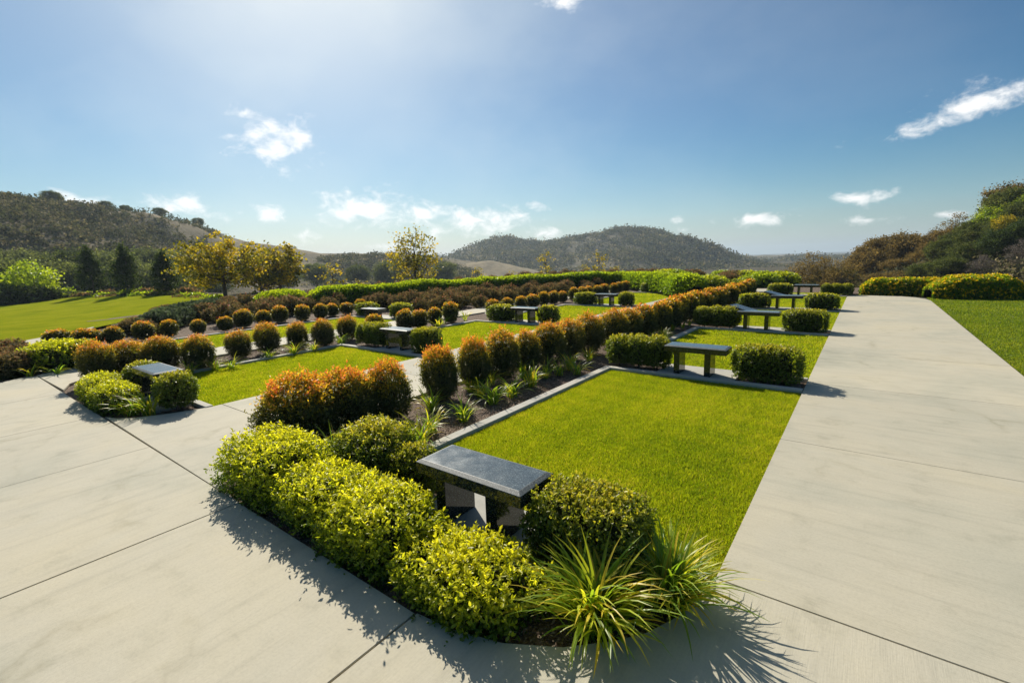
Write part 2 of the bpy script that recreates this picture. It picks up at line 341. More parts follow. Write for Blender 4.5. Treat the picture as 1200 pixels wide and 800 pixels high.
M['hill_tan'] = hill_mat('hill_tan', [(.3, (.24, .20, .13)), (.7, (.38, .31, .20))], .04)
M['terrain'] = hill_mat('terrain', [(.3, (.06, .055, .03)), (.7, (.13, .11, .065))], .1)

# ------------------------------------------------------------------ leaf geometry
def leaves_mesh(name, pos, axis, nrm, ln, wd, tip, rnd, mt, kind='quad', bend=.15):
    n = len(pos); axis = norm(axis); side = norm(np.cross(axis, nrm)); up = np.cross(side, axis)
    ln = np.broadcast_to(ln, n)[:, None]; wd = np.broadcast_to(wd, n)[:, None]
    if kind == 'quad':
        P = np.stack([pos, pos + axis * ln * .5 + side * wd * .5 + up * wd * .18, pos + axis * ln - up * ln * bend, pos + axis * ln * .5 - side * wd * .5 + up * wd * .18], 1)
        F = np.arange(n * 4).reshape(n, 4); k = 4; sizes = np.full(n, 4)
    elif kind == 'tri':
        P = np.stack([pos - side * wd * .5, pos + side * wd * .5, pos + axis * ln], 1); F = np.arange(n * 3).reshape(n, 3); k = 3; sizes = np.full(n, 3)
    elif kind == 'leaf6':
        P = np.stack([pos, pos + axis * ln * .30 + side * wd * .42 + up * wd * .15, pos + axis * ln * .70 + side * wd * .45 + up * (wd * .15 - ln * bend * .4),
                      pos + axis * ln - up * ln * bend, pos + axis * ln * .70 - side * wd * .45 + up * (wd * .15 - ln * bend * .4), pos + axis * ln * .30 - side * wd * .42 + up * wd * .15], 1)
        b = np.arange(n)[:, None] * 6; F = np.concatenate([b + np.array([[0, 1, 2, 3]]), b + np.array([[0, 3, 4, 5]])], 1).reshape(-1, 4); k = 6; sizes = np.full(2 * n, 4)
    return raw_mesh(name, P.reshape(-1, 3), F, sizes, mt, {'tip': np.repeat(tip, k), 'rnd': np.repeat(rnd, k)})
def superell(d, r, e):
    """radius along unit directions d of a superellipsoid with half axes r and exponent e"""
    q = (np.abs(d / np.asarray(r)) ** e).sum(1) ** (1 / e); return 1.0 / q
def core_mesh(name, r, e, zc, k, mt, seed):
    """dark lumpy closed body added well inside the leaves to block light leaks"""
    bm = bmesh.new(); bmesh.ops.create_icosphere(bm, subdivisions=3, radius=1.0)
    co = np.array([v.co[:] for v in bm.verts]); rr = superell(co, r, e) * k * (1 + .10 * vnoise(co * 4, seed))
    for v, c, q in zip(bm.verts, co, rr): v.co = Vector(c * q + np.array([0, 0, zc]))
    return bm_mesh(name, bm, mt, True)
m, nt = mat('twig_core'); g = objco(nt, kind='obj'); n = noise(nt, 40, 4, .7, g)  # dark colour of the solid core added to stop light between the leaves
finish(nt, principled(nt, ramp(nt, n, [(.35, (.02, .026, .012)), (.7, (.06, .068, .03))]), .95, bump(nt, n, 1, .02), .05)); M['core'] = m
def bush(name, r, e, zc, n_sprig, per, ln, wd, mt, seed, tipfun, kind='quad', lump=.10, lumpf=5.0, upb=.55, depth=.30, zmin=.02, spr=.07, core=.72, droop=.0, shoots=.0):
    """foliage of a shrub: sprigs of leaves spread through the outer volume of a lumpy body. Returns (foliage, core) meshes"""
    g = np.random.default_rng(seed)
    r = np.asarray(r, float)
    # near-uniform by area: sample inside of box surface via directions weighted
    d = norm(g.normal(size=(n_sprig * 3, 3)) * (r / r.max()) ** -0.0)
    rad_ = superell(d, r, e); P = d * rad_[:, None]
    w = rad_ ** 2; w /= w.sum(); idx = g.choice(len(d), n_sprig, replace=False, p=w)
    d, P = d[idx], P[idx]
    L = 1 + lump * vnoise(P * lumpf / r.max() * .35 + seed, seed) + lump * .5 * vnoise(P * lumpf / r.max(), seed + 5)
    depthv = g.beta(1.1, 3.0, n_sprig) * depth
    nr = norm(np.sign(P) * (np.abs(P / r) ** (e - 1)) / r)
    base = P * (L * (1 - depthv))[:, None] + np.array([0, 0, zc])
    ax = norm(nr * 1.0 + np.array([0, 0, upb]) + g.normal(size=(n_sprig, 3)) * .45)
    # leaves along each sprig
    t = g.uniform(0.0, 1.0, (n_sprig, per)); t[:, 0] = 1.0
    sl_ = spr * g.uniform(.6, 1.3, n_sprig) * np.where(g.uniform(size=n_sprig) < shoots, g.uniform(1.3, 1.9, n_sprig), 1.0)
    pos = base[:, None, :] + ax[:, None, :] * (t * sl_[:, None])[..., None]
    la = norm(ax[:, None, :] * .75 + norm(g.normal(size=(n_sprig, per, 3))) * 1.0 + np.array([0, 0, .12 - droop]))
    nn = norm(la * .0 + ax[:, None, :] * .8 + np.array([0, 0, .5]) + g.normal(size=(n_sprig, per, 3)) * .5)
    zf = (pos[..., 2] - zc) / r[2]
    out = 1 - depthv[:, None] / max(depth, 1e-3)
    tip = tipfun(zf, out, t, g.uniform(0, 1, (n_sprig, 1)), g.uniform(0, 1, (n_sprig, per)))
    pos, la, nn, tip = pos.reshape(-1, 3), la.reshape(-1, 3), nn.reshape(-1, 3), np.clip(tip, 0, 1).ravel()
    keep = pos[:, 2] > zmin; pos, la, nn, tip = pos[keep], la[keep], nn[keep], tip[keep]
    k = len(pos); s = g.uniform(.55, 1.35, k)
    fol = leaves_mesh(name, pos, la, nn, ln * s, wd * s, tip, g.uniform(0, 1, k), mt, kind)
    cor = core_mesh(name + '_core', r, e, zc, core, M['core'], seed) if core else None
    return fol, cor
def stems_mesh(name, n, spread, h, r0, seed, mt):
    g = np.random.default_rng(seed); T = []
    for i in range(n):
        a = g.uniform(0, 6.28); p0 = np.array([g.normal() * .02, g.normal() * .02, -.06])
        p2 = np.array([math.cos(a) * spread * g.uniform(.3, 1), math.sin(a) * spread * g.uniform(.3, 1), h * g.uniform(.7, 1)])
        p1 = (p0 + p2) / 2 + np.array([0, 0, .1 * h]) - np.array([p2[0], p2[1], 0]) * .2
        T.append(([p0, p1, p2], [r0, r0 * .8, r0 * .4]))
    return tubes_mesh(name, T, mt, 5)

# ------------------------------------------------------------------ terrain and hills
def gz(x, y):
    x = np.asarray(x, float); y = np.asarray(y, float)
    z = -np.clip((-21 - x) * .02, 0, .6)
    bank = np.clip((-15.5 - x) / 7.5, 0, 1) * np.clip((y - 5) / 6, 0, 1) * .12 + np.clip((y - 27) / 14, 0, 1) * .15 * np.clip((-6 - x) / 6, 0, 1)
    return z * (1 - np.clip((y - 6) / 6, 0, 1)) + bank
PLAT = np.array([(-100, -40), (-100, 8), (-62, 14.5), (-40, 17.5), (-30, 20), (-27, 24), (-27, 46), (-22, 52), (-10, 48), (-3, 31), (9, 29), (40, 33), (40, -40)], float)
def plat_dist(x, y):
    """distance outside the garden's level ground (0 inside)"""
    p = np.stack([x.ravel(), y.ravel()], 1); dmin = np.full(len(p), 1e9); inside = np.zeros(len(p), bool)
    for i in range(len(PLAT)):
        a, b = PLAT[i], PLAT[(i + 1) % len(PLAT)]; ab = b - a
        t = np.clip(((p - a) @ ab) / (ab @ ab), 0, 1); dmin = np.minimum(dmin, np.linalg.norm(p - (a + t[:, None] * ab), axis=1))
        c = ((a[1] > p[:, 1]) != (b[1] > p[:, 1])) & (p[:, 0] < (b[0] - a[0]) * (p[:, 1] - a[1]) / (b[1] - a[1] + 1e-12) + a[0]); inside ^= c
    return np.where(inside, 0, dmin).reshape(x.shape)
def grid_mesh(name, X, Y, Z, mt, smooth=True):
    ny, nx = X.shape; V = np.stack([X, Y, Z], -1).reshape(-1, 3); i = np.arange(ny * nx).reshape(ny, nx)
    F = np.stack([i[:-1, :-1], i[:-1, 1:], i[1:, 1:], i[1:, :-1]], -1).reshape(-1, 4)
    return raw_mesh(name, V, F, np.full(len(F), 4), mt, smooth=smooth)
s_ = np.sinh(np.linspace(-7.2, 7.2, 260)) ; s_ = s_ / s_.max() * 6000
X, Y = np.meshgrid(s_ - 10, s_ + 15)
D = plat_dist(X, Y)
Z = gz(X, Y) - .13 - np.minimum(D * .33, 9 + .4 * np.sin(X * .05) * np.sin(Y * .04)) - np.where(D > 0, .0, 0)
struct('ground', grid_mesh('ground', X, Y, Z, M['terrain']))
def hill(name, ridge, mt, foot_d, foot_z, back_d, amp, seed, nu=160, nv=50, pw=.8):
    """a ridge through (px, py, distance) points: slope up from the valley floor, then down behind"""
    R3 = np.array([at_dist(a, b, d) for a, b, d in ridge]); s = np.linspace(0, len(R3) - 1, nu)
    ln = np.stack([np.interp(s, np.arange(len(R3)), R3[:, k]) for k in range(3)], 1)
    for _ in range(3): ln[1:-1] = (ln[:-2] + 2 * ln[1:-1] + ln[2:]) / 4
    out = norm(ln[:, :2] * 1.0)
    t = np.linspace(0, 1.6, nv)[:, None]
    fd = foot_d(np.linalg.norm(ln[:, :2], axis=1)) if callable(foot_d) else np.full(nu, foot_d)
    dist = np.linalg.norm(ln[:, :2], axis=1)
    rd = np.where(t <= 1, fd[None] + (dist - fd)[None] * t, dist[None] + (t - 1) / .6 * back_d)
    X = out[None, :, 0] * rd; Y = out[None, :, 1] * rd
    up = np.where(t <= 1, np.sin(np.clip(t, 0, 1) * np.pi / 2) ** (1 / pw), 1 - ((t - 1) / .6) ** 2 * .5)
    Z = foot_z + (ln[None, :, 2] - foot_z) * up
    P = np.stack([X, Y], -1).reshape(-1, 2)
    nzv = (vnoise(P * .035 * 60 / amp / 10, seed, 4)).reshape(X.shape)
    fall = np.clip(1 - np.abs(t - 1) * 3, 0, 1)
    Z = Z + nzv * amp * np.clip(t * 3, 0, 1) * (1 - .75 * fall) - 2 * (t == 0)
    o = struct(name, grid_mesh(name, X, Y, Z, mt))
    return X, Y, Z, t[:, 0]
HILL_L = hill('hill', [(-330, 205, 150), (-150, 216, 165), (0, 232, 180), (60, 240, 190), (120, 246, 200), (180, 254, 215), (240, 269, 240), (300, 286, 270),
                       (350, 294, 300), (400, 297, 330), (470, 300, 370), (560, 308, 420), (640, 318, 460)], M['hill_dry'], lambda d: d * .55, -9, 120, 5, 3)
HILL_S = hill('hill', [(345, 316, 250), (390, 303, 260), (440, 299, 265), (500, 303, 280), (560, 318, 290)], M['hill_scrub'], lambda d: d * .72, -10, 60, 2.5, 8, 80, 30)
HILL_T = hill('hill', [(530, 312, 330), (575, 305, 340), (600, 310, 340), (640, 322, 340)], M['hill_tan'], lambda d: d * .8, -10, 60, 1.5, 9, 60, 24)
HILL_M = hill('hill', [(400, 312, 760), (450, 304, 760), (520, 302, 740), (560, 297, 720), (590, 292, 700), (615, 293.5, 700), (638, 293, 700), (652, 288, 690), (680, 281, 690), (700, 278.5, 680), (722, 275.5, 680), (742, 274.5, 680), (764, 277.5, 690),
                       (785, 283, 700), (812, 290, 700), (835, 297.5, 720), (860, 302, 760), (930, 312, 800)], M['hill_scrub'], lambda d: d * .5, -10, 250, 15, 5, 240, 70, .75)
HILL_F = hill('hill', [(760, 300.5, 950), (820, 299, 950), (860, 300, 950), (900, 302.5, 950), (940, 302.5, 950), (975, 304.5, 950), (1010, 303, 950), (1060, 308, 950), (1130, 314, 950)],
              M['hill_scrub'], lambda d: d * .55, -10, 400, 10, 6, 160, 40)
HILL_R = hill('hill', [(965, 338, 95), (1010, 328, 95), (1060, 314, 92), (1110, 297, 90), (1150, 281, 88), (1200, 260, 86), (1300, 215, 85), (1450, 170, 90), (1700, 120, 110)],
              M['hill_dry'], lambda d: d * .5, -8, 60, 2, 7, 120, 40, .9)

# ------------------------------------------------------------------ lawns, beds, paving
Y_END = 26.0
NOSE1 = [(-.57, 2.66), (-.585, 2.5), (-.65, 2.25), (-.75, 2.04), (-.86, 1.90), (-1.05, 1.72), (-1.31, 1.57), (-1.58, 1.49), (-1.82, 1.465), (-2.3, 1.455), (-3.95, 1.455), (-4.10, 1.465), (-4.33, 1.50), (-4.62, 1.61), (-4.86, 1.80), (-5.0, 2.05), (-5.06, 2.35)]
NOSE2 = [(-7.17, 2.46), (-7.26, 2.2), (-7.36, 1.98), (-7.52, 1.72), (-7.72, 1.55), (-7.95, 1.48), (-8.4, 1.46), (-9.9, 1.46), (-10.5, 1.50), (-11.0, 1.66), (-11.35, 1.98), (-11.5, 2.4)]
NOSE3 = [(-12.7, 2.5), (-12.68, 1.7), (-12.55, 1.25), (-12.3, .95), (-12.1, .2), (-12.0, -4)]
LP_LOW = [(-15.4, -4), (-17.0, 1.44), (-19.0, 3.0), (-20.9, 3.85)]
LP_UP = [(-22.3, 4.3), (-21.0, 3.45), (-19.3, 1.66), (-17.7, -4)]
struct('planting_bed', poly_prism('planting_bed', NOSE1 + [(-5.06, Y_END), (-.57, Y_END)], -.12, -.045, M['mulch']))
struct('planting_bed', poly_prism('planting_bed', NOSE2 + [(-11.5, Y_END), (-7.17, Y_END)], -.12, -.045, M['mulch']))
struct('planting_bed', poly_prism('planting_bed', NOSE3 + LP_LOW + [(-16, 6), (-16, Y_END), (-12.7, Y_END)], -.12, -.045, M['mulch']))
xs = np.linspace(-27.5, -15.9, 24); ys = np.linspace(5, 47, 60); X, Y = np.meshgrid(xs, ys)
struct('planting_bank', grid_mesh('planting_bank', X, Y, gz(X, Y) - .03 + .03 * vnoise(np.stack([X, Y], -1) * 1.3, 4), M['mulch']))
xs = np.linspace(-15.9, 10, 30); ys = np.linspace(Y_END + .02, 46, 20); X, Y = np.meshgrid(xs, ys)
Zb = gz(X, Y) - .04 - np.minimum(plat_dist(X, Y) * .33, 8)
struct('planting_bank', grid_mesh('planting_bank', X, Y, Zb, M['mulch']))

# paving: a dark bed with separate slabs on it
plaza = struct('plaza', poly_prism('plaza', [(9, -9), (9, 2.66), (-.57, 2.66)] + NOSE1[1:] + [(-5.06, 2.6), (-7.17, 2.6)] + NOSE2 + [(-11.5, 2.6), (-12.7, 2.6)] + NOSE3[1:-1] + [(-12.0, -9)], -.12, -.03, M['joint']))
G = .006
def slab(parent, pts, mt, z1=0.0):
    return put('slab', poly_prism('slab', pts, z1 - .045, z1, mt, .002), parent)
PL = M['concrete_plaza']; WK = M['concrete_walk']
nz1 = [(x, y) for x, y in NOSE1 if x > -1.9]
slab(plaza, [(-1.82 + G, -9), (4.1 - G, -9), (4.1 - G, 2.66 - G * .6), (-.57, 2.66 - G * .6)] + nz1[1:-1] + [(-1.82 + G, 1.463)], PL)
slab(plaza, [(4.1 + G, -9), (9, -9), (9, 2.66 - G), (4.1 + G, 2.66 - G)], PL)
for a, b, ga, gb in [(-3.95, -1.82, .006, .006), (-6.10, -3.95, .002, .006), (-8.07, -6.10, .003, .002), (-10.2, -8.07, .002, .003)]:
    slab(plaza, [(a + ga, -9), (b - gb, -9), (b - gb, 1.4535), (a + ga, 1.4535)], PL)
slab(plaza, [(-12.0, -9), (-10.2 - G, -9), (-10.2 - G, 1.4535), (-12.45, 1.4535), (-12.55, 1.25), (-12.3, .95), (-12.1, .2), (-12.0, -4)], PL)
slab(plaza, [(-3.95, 1.459)] + [p for p in NOSE1 if p[0] < -4.05] + [(-5.06, 2.6), (-7.17, 2.6)] + [p for p in NOSE2 if p[0] > -8.0], PL)
slab(plaza, [p for p in NOSE2 if p[0] < -10.0] + [(-11.5, 2.6), (-12.7, 2.6), (-12.68, 1.7), (-12.56, 1.464)], PL)
def path(name, x0, x1, y0, y1, step, mt, phase=0.0):
    base = struct(name, poly_prism(name, [(x0 + .01, y0 + .005), (x1 - .01, y0 + .005), (x1 - .01, y1), (x0 + .01, y1)], -.12, -.03, M['joint']))
    y = y0
    while y < y1 - .05:
        ye = min(y + step, y1)
        slab(base, [(x0, y + G * .6), (x1, y + G * .6), (x1, ye - G * .6), (x0, ye - G * .6)], mt); y = ye
    return base
# main walk; its far right corner is rounded off
walk = struct('walk', poly_prism('walk', [(-.56, 2.665), (1.93, 2.665), (1.93, 24.6), (-.56, 24.6)], -.12, -.03, M['joint']))
yy = [2.66, 5.24, 7.82, 10.42, 13.02, 15.62, 18.2, 20.8]
for a, b in zip(yy[:-1], yy[1:]):
    slab(walk, [(-.57, a + G * (.8 if a < 3 else .35)), (1.94, a + G * (.8 if a < 3 else .35)), (1.94, b - G * .35), (-.57, b - G * .35)], WK)
slab(walk, [(-.57, 20.8 + G), (1.94, 20.8 + G), (1.94, 22.6), (1.86, 23.3), (1.6, 24.0), (1.2, 24.4), (.7, 24.6), (-.57, 24.6)], WK)
path('path', -7.17, -5.06, 2.605, Y_END, 2.6, PL)
path('path', -12.7, -11.5, 2.605, Y_END, 2.6, PL)
path('path', -7.1, -3.6, Y_END + .05, 28.2, 1.2, PL)
lp = struct('path', poly_prism('path', LP_LOW + LP_UP, -.12, -.035, M['joint']))
lo = LP_LOW; up_ = LP_UP[::-1]
for i in range(3): slab(lp, [lo[i], lo[i + 1], up_[i + 1], up_[i]], PL)

ROWS = {1: dict(x0=-3.40, x1=-.575, bays=[7.26, 12.62, 17.78, 23.9], strip=(-5.06, -3.54), xc=-2.06),
        2: dict(x0=-10.0, x1=-7.175, bays=[6.36, 11.3, 17.0, 24.3], strip=(-11.5, -10.14), xc=-8.30),
        3: dict(x0=-15.4, x1=-12.705, bays=[10.4], nlawn=1, strip=(-16, -15.54), xc=-14.1)}
BAY = .84
def grass_rect(x0, x1, y0, y1, dens, h, w, mt, name, label, z=-.032, seed=1, seg=1):
    g = np.random.default_rng(seed); n = int((x1 - x0) * (y1 - y0) * dens)
    p = np.stack([g.uniform(x0 + .004, x1 + (.012 if x1 < 0 else -.004), n), g.uniform(y0 + .004, y1 - .004, n), np.full(n, z)], 1)
    clump = vnoise(p[:, :2] * 2.2, seed + 3, 4); fine = vnoise(p[:, :2] * 14, seed + 9, 2)
    ax = norm(np.stack([g.normal(size=n) * .42, g.normal(size=n) * .42, np.ones(n)], 1)); nr = norm(g.normal(size=(n, 3)) * np.array([1, 1, .2]))
    edge = np.minimum.reduce([p[:, 0] - x0, x1 - p[:, 0]]); ef = np.clip(edge / .03, .7, 1)
    tip = np.clip(.46 + clump * .26 + fine * .14 + g.normal(size=n) * .20, 0, 1); dry = vnoise(p[:, :2] * 3.1 + 7, seed + 21, 3); tip = np.where(g.uniform(size=n) < .04 + .22 * np.clip(dry - .55, 0, 1), 1.0, tip)
    me = leaves_mesh(name, p, ax, nr, h * g.uniform(.6, 1.2, n) * (1 + .15 * fine) * ef, w * g.uniform(.7, 1.3, n), tip, g.uniform(0, 1, n), mt, 'quad' if seg > 1 else 'tri', .35)
    return tag(put(name, me), label, 'grass', None, 'stuff')
KERB = M['concrete_kerb']
def kerb_box(x0, x1, y0, y1, z1=.016):
    bm = bmesh.new(); box_bm(bm, x0, x1, y0, y1, -.12, z1, .008); struct('kerb', bm_mesh('kerb', bm, KERB))
def pad_box(x0, x1, y0, y1, z1=.004):
    bm = bmesh.new(); box_bm(bm, x0, x1, y0, y1, -.12, z1, .006); struct('bench_pad', bm_mesh('bench_pad', bm, KERB))
lawn_seed = 20
LN = {1: 'lawn beside the main walk', 2: 'lawn in the middle row', 3: 'lawn in the back row'}
for r, d in ROWS.items():
    starts = [2.66 if r == 1 else (2.5 if r == 2 else 2.7)] + [b + BAY for b in d['bays']]
    ends = d['bays'] + [Y_END]
    for k, (ya, yb) in enumerate(zip(starts, ends)):
        if yb - ya < .5 or k >= d.get('nlawn', 9): continue
        x0, x1 = d['x0'], d['x1']
        struct('lawn', poly_prism('lawn', [(x0, ya), (x1, ya), (x1, yb), (x0, yb)], -.11, -.036, M['lawn']))
        dist = math.hypot((x0 + x1) / 2, (ya + yb) / 2)
        lawn_seed += 1
        if r == 1 and k == 0: dens, h, w, seg = 19000, .029, .0046, 1
        elif dist < 10.5: dens, h, w, seg = 6500, .029, .008, 1
        elif dist < 16: dens, h, w, seg = 2600, .034, .013, 1
        else: dens, h, w, seg = 1100, .036, .022, 1
        grass_rect(x0, x1, ya, yb, dens, h, w, M['grass'], 'lawn_grass', 'short mown grass blades on the %s %s' % (ORD[k + 1], LN[r]), seed=lawn_seed, seg=seg)
        # kerb along the left side of the lawn, butted between the cross kerbs
        kerb_box(x0 - .135, x0 - .004, ya - (0 if k else .02), yb - .004 if k < len(d['bays']) else yb)
    for b in d['bays']:
        kerb_box(d['x0'] - .135, d['x1'] - .002, b, b + .125, .018)
        kerb_box(d['x0'] - .004, d['xc'] - .60, b + BAY - .10, b + BAY - .004, .012)
        kerb_box(d['xc'] + .60, d['x1'] - .002, b + BAY - .10, b + BAY - .004, .012)
        pad_box(d['xc'] - .595, d['xc'] + .595, b + .129, b + BAY - .004)
pad_box(-2.06 - .62, -2.06 + .62, 1.99, 2.652)
kerb_box(-3.535, -2.684, 2.56, 2.655, .012); kerb_box(-1.436, -.60, 2.56, 2.655, .012)
pad_box(-8.3 - .62, -8.3 + .62, 1.92, 2.492); kerb_box(-10.135, -8.924, 2.40, 2.495, .012); kerb_box(-7.676, -7.19, 2.40, 2.495, .012)

# right lawn and left lawn
xs = np.concatenate([[1.945, 2.2], np.linspace(2.6, 26, 20)]); ys = np.linspace(2.67, 29, 30); X, Y = np.meshgrid(xs, ys)
struct('lawn', grid_mesh('lawn', X, Y, -.036 + np.clip((X - 2) * .004, 0, .2), M['lawn_right']))
def rl_grass(x0, x1, y0, y1, dens, h, w, seed):
    grass_rect(x0, x1, y0, y1, dens, h, w, M['grass_right'], 'lawn_grass', 'fresh green mown grass right of the main walk, %s part' % ('near' if y0 < 5 else 'second' if y0 < 9 else 'third' if y0 < 14 else 'far'), seed=seed, z=-.034)
rl_grass(1.945, 6.0, 2.68, 7.6, 2200, .036, .013, 70); rl_grass(1.945, 5.2, 7.6, 12, 3200, .036, .011, 71); rl_grass(1.945, 5.2, 12, 18, 1800, .036, .015, 72); rl_grass(1.945, 6.5, 18, 26, 900, .038, .024, 73)
LEFT_EDGE = [un(px, py, -.55)[:2] for px, py in [(-260, 346), (-120, 349), (0, 351), (100, 353.5), (180, 355), (235, 358), (258, 362)]]
bm = bmesh.new()
ll = [tuple(p) for p in LEFT_EDGE]; lr = [(-40, -30), (-30, -12), (-19.5, -5), (-19.32, 1.66), (-21.42, 3.8), (-23.0, 4.7), (-24.5, 6.0)]
rows_ = []
for i in range(7):
    a, b = np.array(lr[i]), np.array(ll[i]); row = []
    for t in np.linspace(0, 1, 24):
        p = a + (b - a) * t; row.append(bm.verts.new((p[0], p[1], float(gz(p[0], p[1])) - .03)))
    rows_.append(row)
for i in range(6):
    for j in range(23): bm.faces.new((rows_[i][j], rows_[i + 1][j], rows_[i + 1][j + 1], rows_[i][j + 1]))
struct('lawn', bm_mesh('lawn', bm, M['lawn_far'], True))

# bark mulch chips where the bed surface is close enough to see them
def chips(x0, x1, y0, y1, n, seed, label, size=.022):
    g = np.random.default_rng(seed); p = np.stack([g.uniform(x0, x1, n), g.uniform(y0, y1, n), -.043 + g.uniform(0, .018, n)], 1)
    a = g.normal(size=(n, 3)) * np.array([1, 1, .28]); nr = norm(np.stack([g.normal(size=n) * .4, g.normal(size=n) * .4, np.ones(n)], 1))
    me = leaves_mesh('bark_mulch', p, a, nr, size * g.uniform(.5, 1.9, n), size * .45 * g.uniform(.6, 1.4, n), np.zeros(n), g.uniform(0, 1, n), M['chip'], 'quad', .05)
    tag(put('bark_mulch', me), label, 'mulch', None, 'stuff')
chips(-5.0, -3.56, 2.4, 9.5, 16000, 31, 'brown bark mulch along the strip beside the first lawn')
chips(-4.2, -.8, 1.6, 2.55, 6000, 32, 'brown bark mulch round the nearest bench')
chips(-3.3, -.7, 7.4, 8.0, 3500, 33, 'brown bark mulch under the hedges by the second bench')
chips(-9.9, -7.3, 1.7, 2.4, 2500, 34, 'brown bark mulch in the corner bed by the far plaza')
chips(-11.45, -10.2, 3, 8, 5000, 35, 'brown bark mulch under the middle row of shrubs', .03)

# ------------------------------------------------------------------ benches
def bench_meshes():
    bm = bmesh.new(); L, W, t, ch, dz = .945, .385, .098, .034, .016
    prof = [(-L / 2, -W / 2), (L / 2, -W / 2), (L / 2, W / 2), (-L / 2, W / 2)]
    rings = [[(x, y, .362) for x, y in prof], [(x, y, .362 + t - dz) for x, y in prof],
             [(x - math.copysign(ch, x), y - math.copysign(ch, y), .362 + t) for x, y in prof]]
    V = [[bm.verts.new(p) for p in r] for r in rings]
    bm.faces.new(V[0][::-1]); tops = [bm.faces.new(V[2])]; edges_ = []
    for i in range(4):
        bm.faces.new((V[0][i], V[0][(i + 1) % 4], V[1][(i + 1) % 4], V[1][i])); edges_.append(bm.faces.new((V[1][i], V[1][(i + 1) % 4], V[2][(i + 1) % 4], V[2][i])))
    for f in tops: f.material_index = 1
    for f in edges_: f.material_index = 2
    bmesh.ops.bevel(bm, geom=[e for e in bm.edges], offset=.0022, segments=1, affect='EDGES', material=-1)
    seat = bm_mesh('seat', bm, M['granite']); seat.materials.append(M['granite_top']); seat.materials.append(M['granite_edge'])
    bm = bmesh.new(); box_bm(bm, -.046, .046, -.15, .16, .0, .361, .003); leg = bm_mesh('leg', bm, M['granite'])
    bm = bmesh.new(); box_bm(bm, -.30, .30, -.17, .17, -.05, .05, .006)
    tab = bm_mesh('tablet', bm, M['granite_top'])
    return seat, leg, tab
SEAT, LEG, TAB = bench_meshes()
def bench(x, yf, label, z=0.006, tablet=False, group='granite benches in the memorial rows'):
    t = thing('granite_bench', label, 'bench', (x, yf + .19, z), 0, (1, 1, 1), group)
    put('seat', SEAT, t); put('leg', LEG, t, (-.275, 0, 0)); put('leg', LEG, t, (.195, 0, 0))
    if tablet:
        o = put('tablet', TAB, t, (-.42, .30, .455)); o.rotation_euler = (rad(2), rad(13), rad(-20)); o['label'] = 'slanted pale tablet raised at one end of the bench'
    return t
PADZ = .0045
bench(-2.06, 2.13, 'dark polished granite bench nearest the camera, behind the golden shrubs', PADZ)
bench(-2.06, 7.40, 'dark granite bench at the far end of the large front lawn', PADZ)
bench(-2.06, 12.72, 'granite bench beside the main walk with a large slanted tablet', PADZ, True)
bench(-2.06, 17.90, 'smaller granite bench with a slanted tablet, second farthest along the main walk', PADZ, True)
bench(-2.06, 24.05, 'farthest dark bench of the walk row, standing against the hills', PADZ)
bench(-8.40, 2.06, 'pale-topped granite bench between clipped bushes in the corner bed by the plaza', PADZ)
bench(-8.30, 6.58, 'granite bench at the far end of the left sunlit lawn', PADZ)
bench(-8.30, 11.52, 'granite bench at the far end of the second middle lawn, behind red shrubs', PADZ)
bench(-8.30, 17.2, 'granite bench small in the middle distance between two box bushes', PADZ)
bench(-8.30, 24.5, 'tiny granite bench farthest along the middle row before the bank', PADZ)
p = un(86, 402.5, .46); bench(p[0], p[1], 'granite bench at the left edge behind the yellow mounded shrub', PADZ - .05)
p = un(432, 360, .46); bench(p[0], p[1], 'granite bench of the back row, only its pale top showing above shrubs', PADZ - .05)

# ------------------------------------------------------------------ shrubs
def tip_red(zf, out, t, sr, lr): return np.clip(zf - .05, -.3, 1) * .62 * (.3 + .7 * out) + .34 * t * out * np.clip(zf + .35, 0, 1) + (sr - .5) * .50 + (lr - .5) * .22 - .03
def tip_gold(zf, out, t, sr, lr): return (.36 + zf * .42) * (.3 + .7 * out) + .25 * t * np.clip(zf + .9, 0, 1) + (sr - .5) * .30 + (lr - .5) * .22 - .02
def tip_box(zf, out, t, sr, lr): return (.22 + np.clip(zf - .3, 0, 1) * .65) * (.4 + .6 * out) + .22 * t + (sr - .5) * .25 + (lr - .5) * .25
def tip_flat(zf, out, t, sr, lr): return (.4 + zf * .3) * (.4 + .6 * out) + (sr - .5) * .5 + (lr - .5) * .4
def shrub_thing(name, label, cat, loc, meshes, scale=(1, 1, 1), rotz=0.0, group=None, mt=None):
    t = thing(name, label, cat, loc, rotz, scale, group)
    f = put('foliage', meshes[0], t)
    if mt is not None:
        f.material_slots[0].link = 'OBJECT'; f.material_slots[0].material = mt
    if meshes[1] is not None: put('light_block', meshes[1], t)
    for s in meshes[2:]: put('stem', s, t)
    return t
STEM = stems_mesh('stem', 6, .16, .34, .011, 3, M['bark']); STEM2 = stems_mesh('stem', 3, .10, .22, .010, 4, M['bark'])
RED = []
for k in range(4):
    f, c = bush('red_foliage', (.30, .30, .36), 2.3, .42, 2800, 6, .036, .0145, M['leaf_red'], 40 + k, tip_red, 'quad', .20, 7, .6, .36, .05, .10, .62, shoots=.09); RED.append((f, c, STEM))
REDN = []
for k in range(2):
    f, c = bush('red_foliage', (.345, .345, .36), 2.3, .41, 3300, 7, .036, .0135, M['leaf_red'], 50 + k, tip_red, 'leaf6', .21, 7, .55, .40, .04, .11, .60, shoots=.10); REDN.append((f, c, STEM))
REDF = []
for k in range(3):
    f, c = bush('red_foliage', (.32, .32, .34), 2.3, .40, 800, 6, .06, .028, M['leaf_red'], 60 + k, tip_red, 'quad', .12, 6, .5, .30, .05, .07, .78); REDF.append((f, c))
g = np.random.default_rng(5)
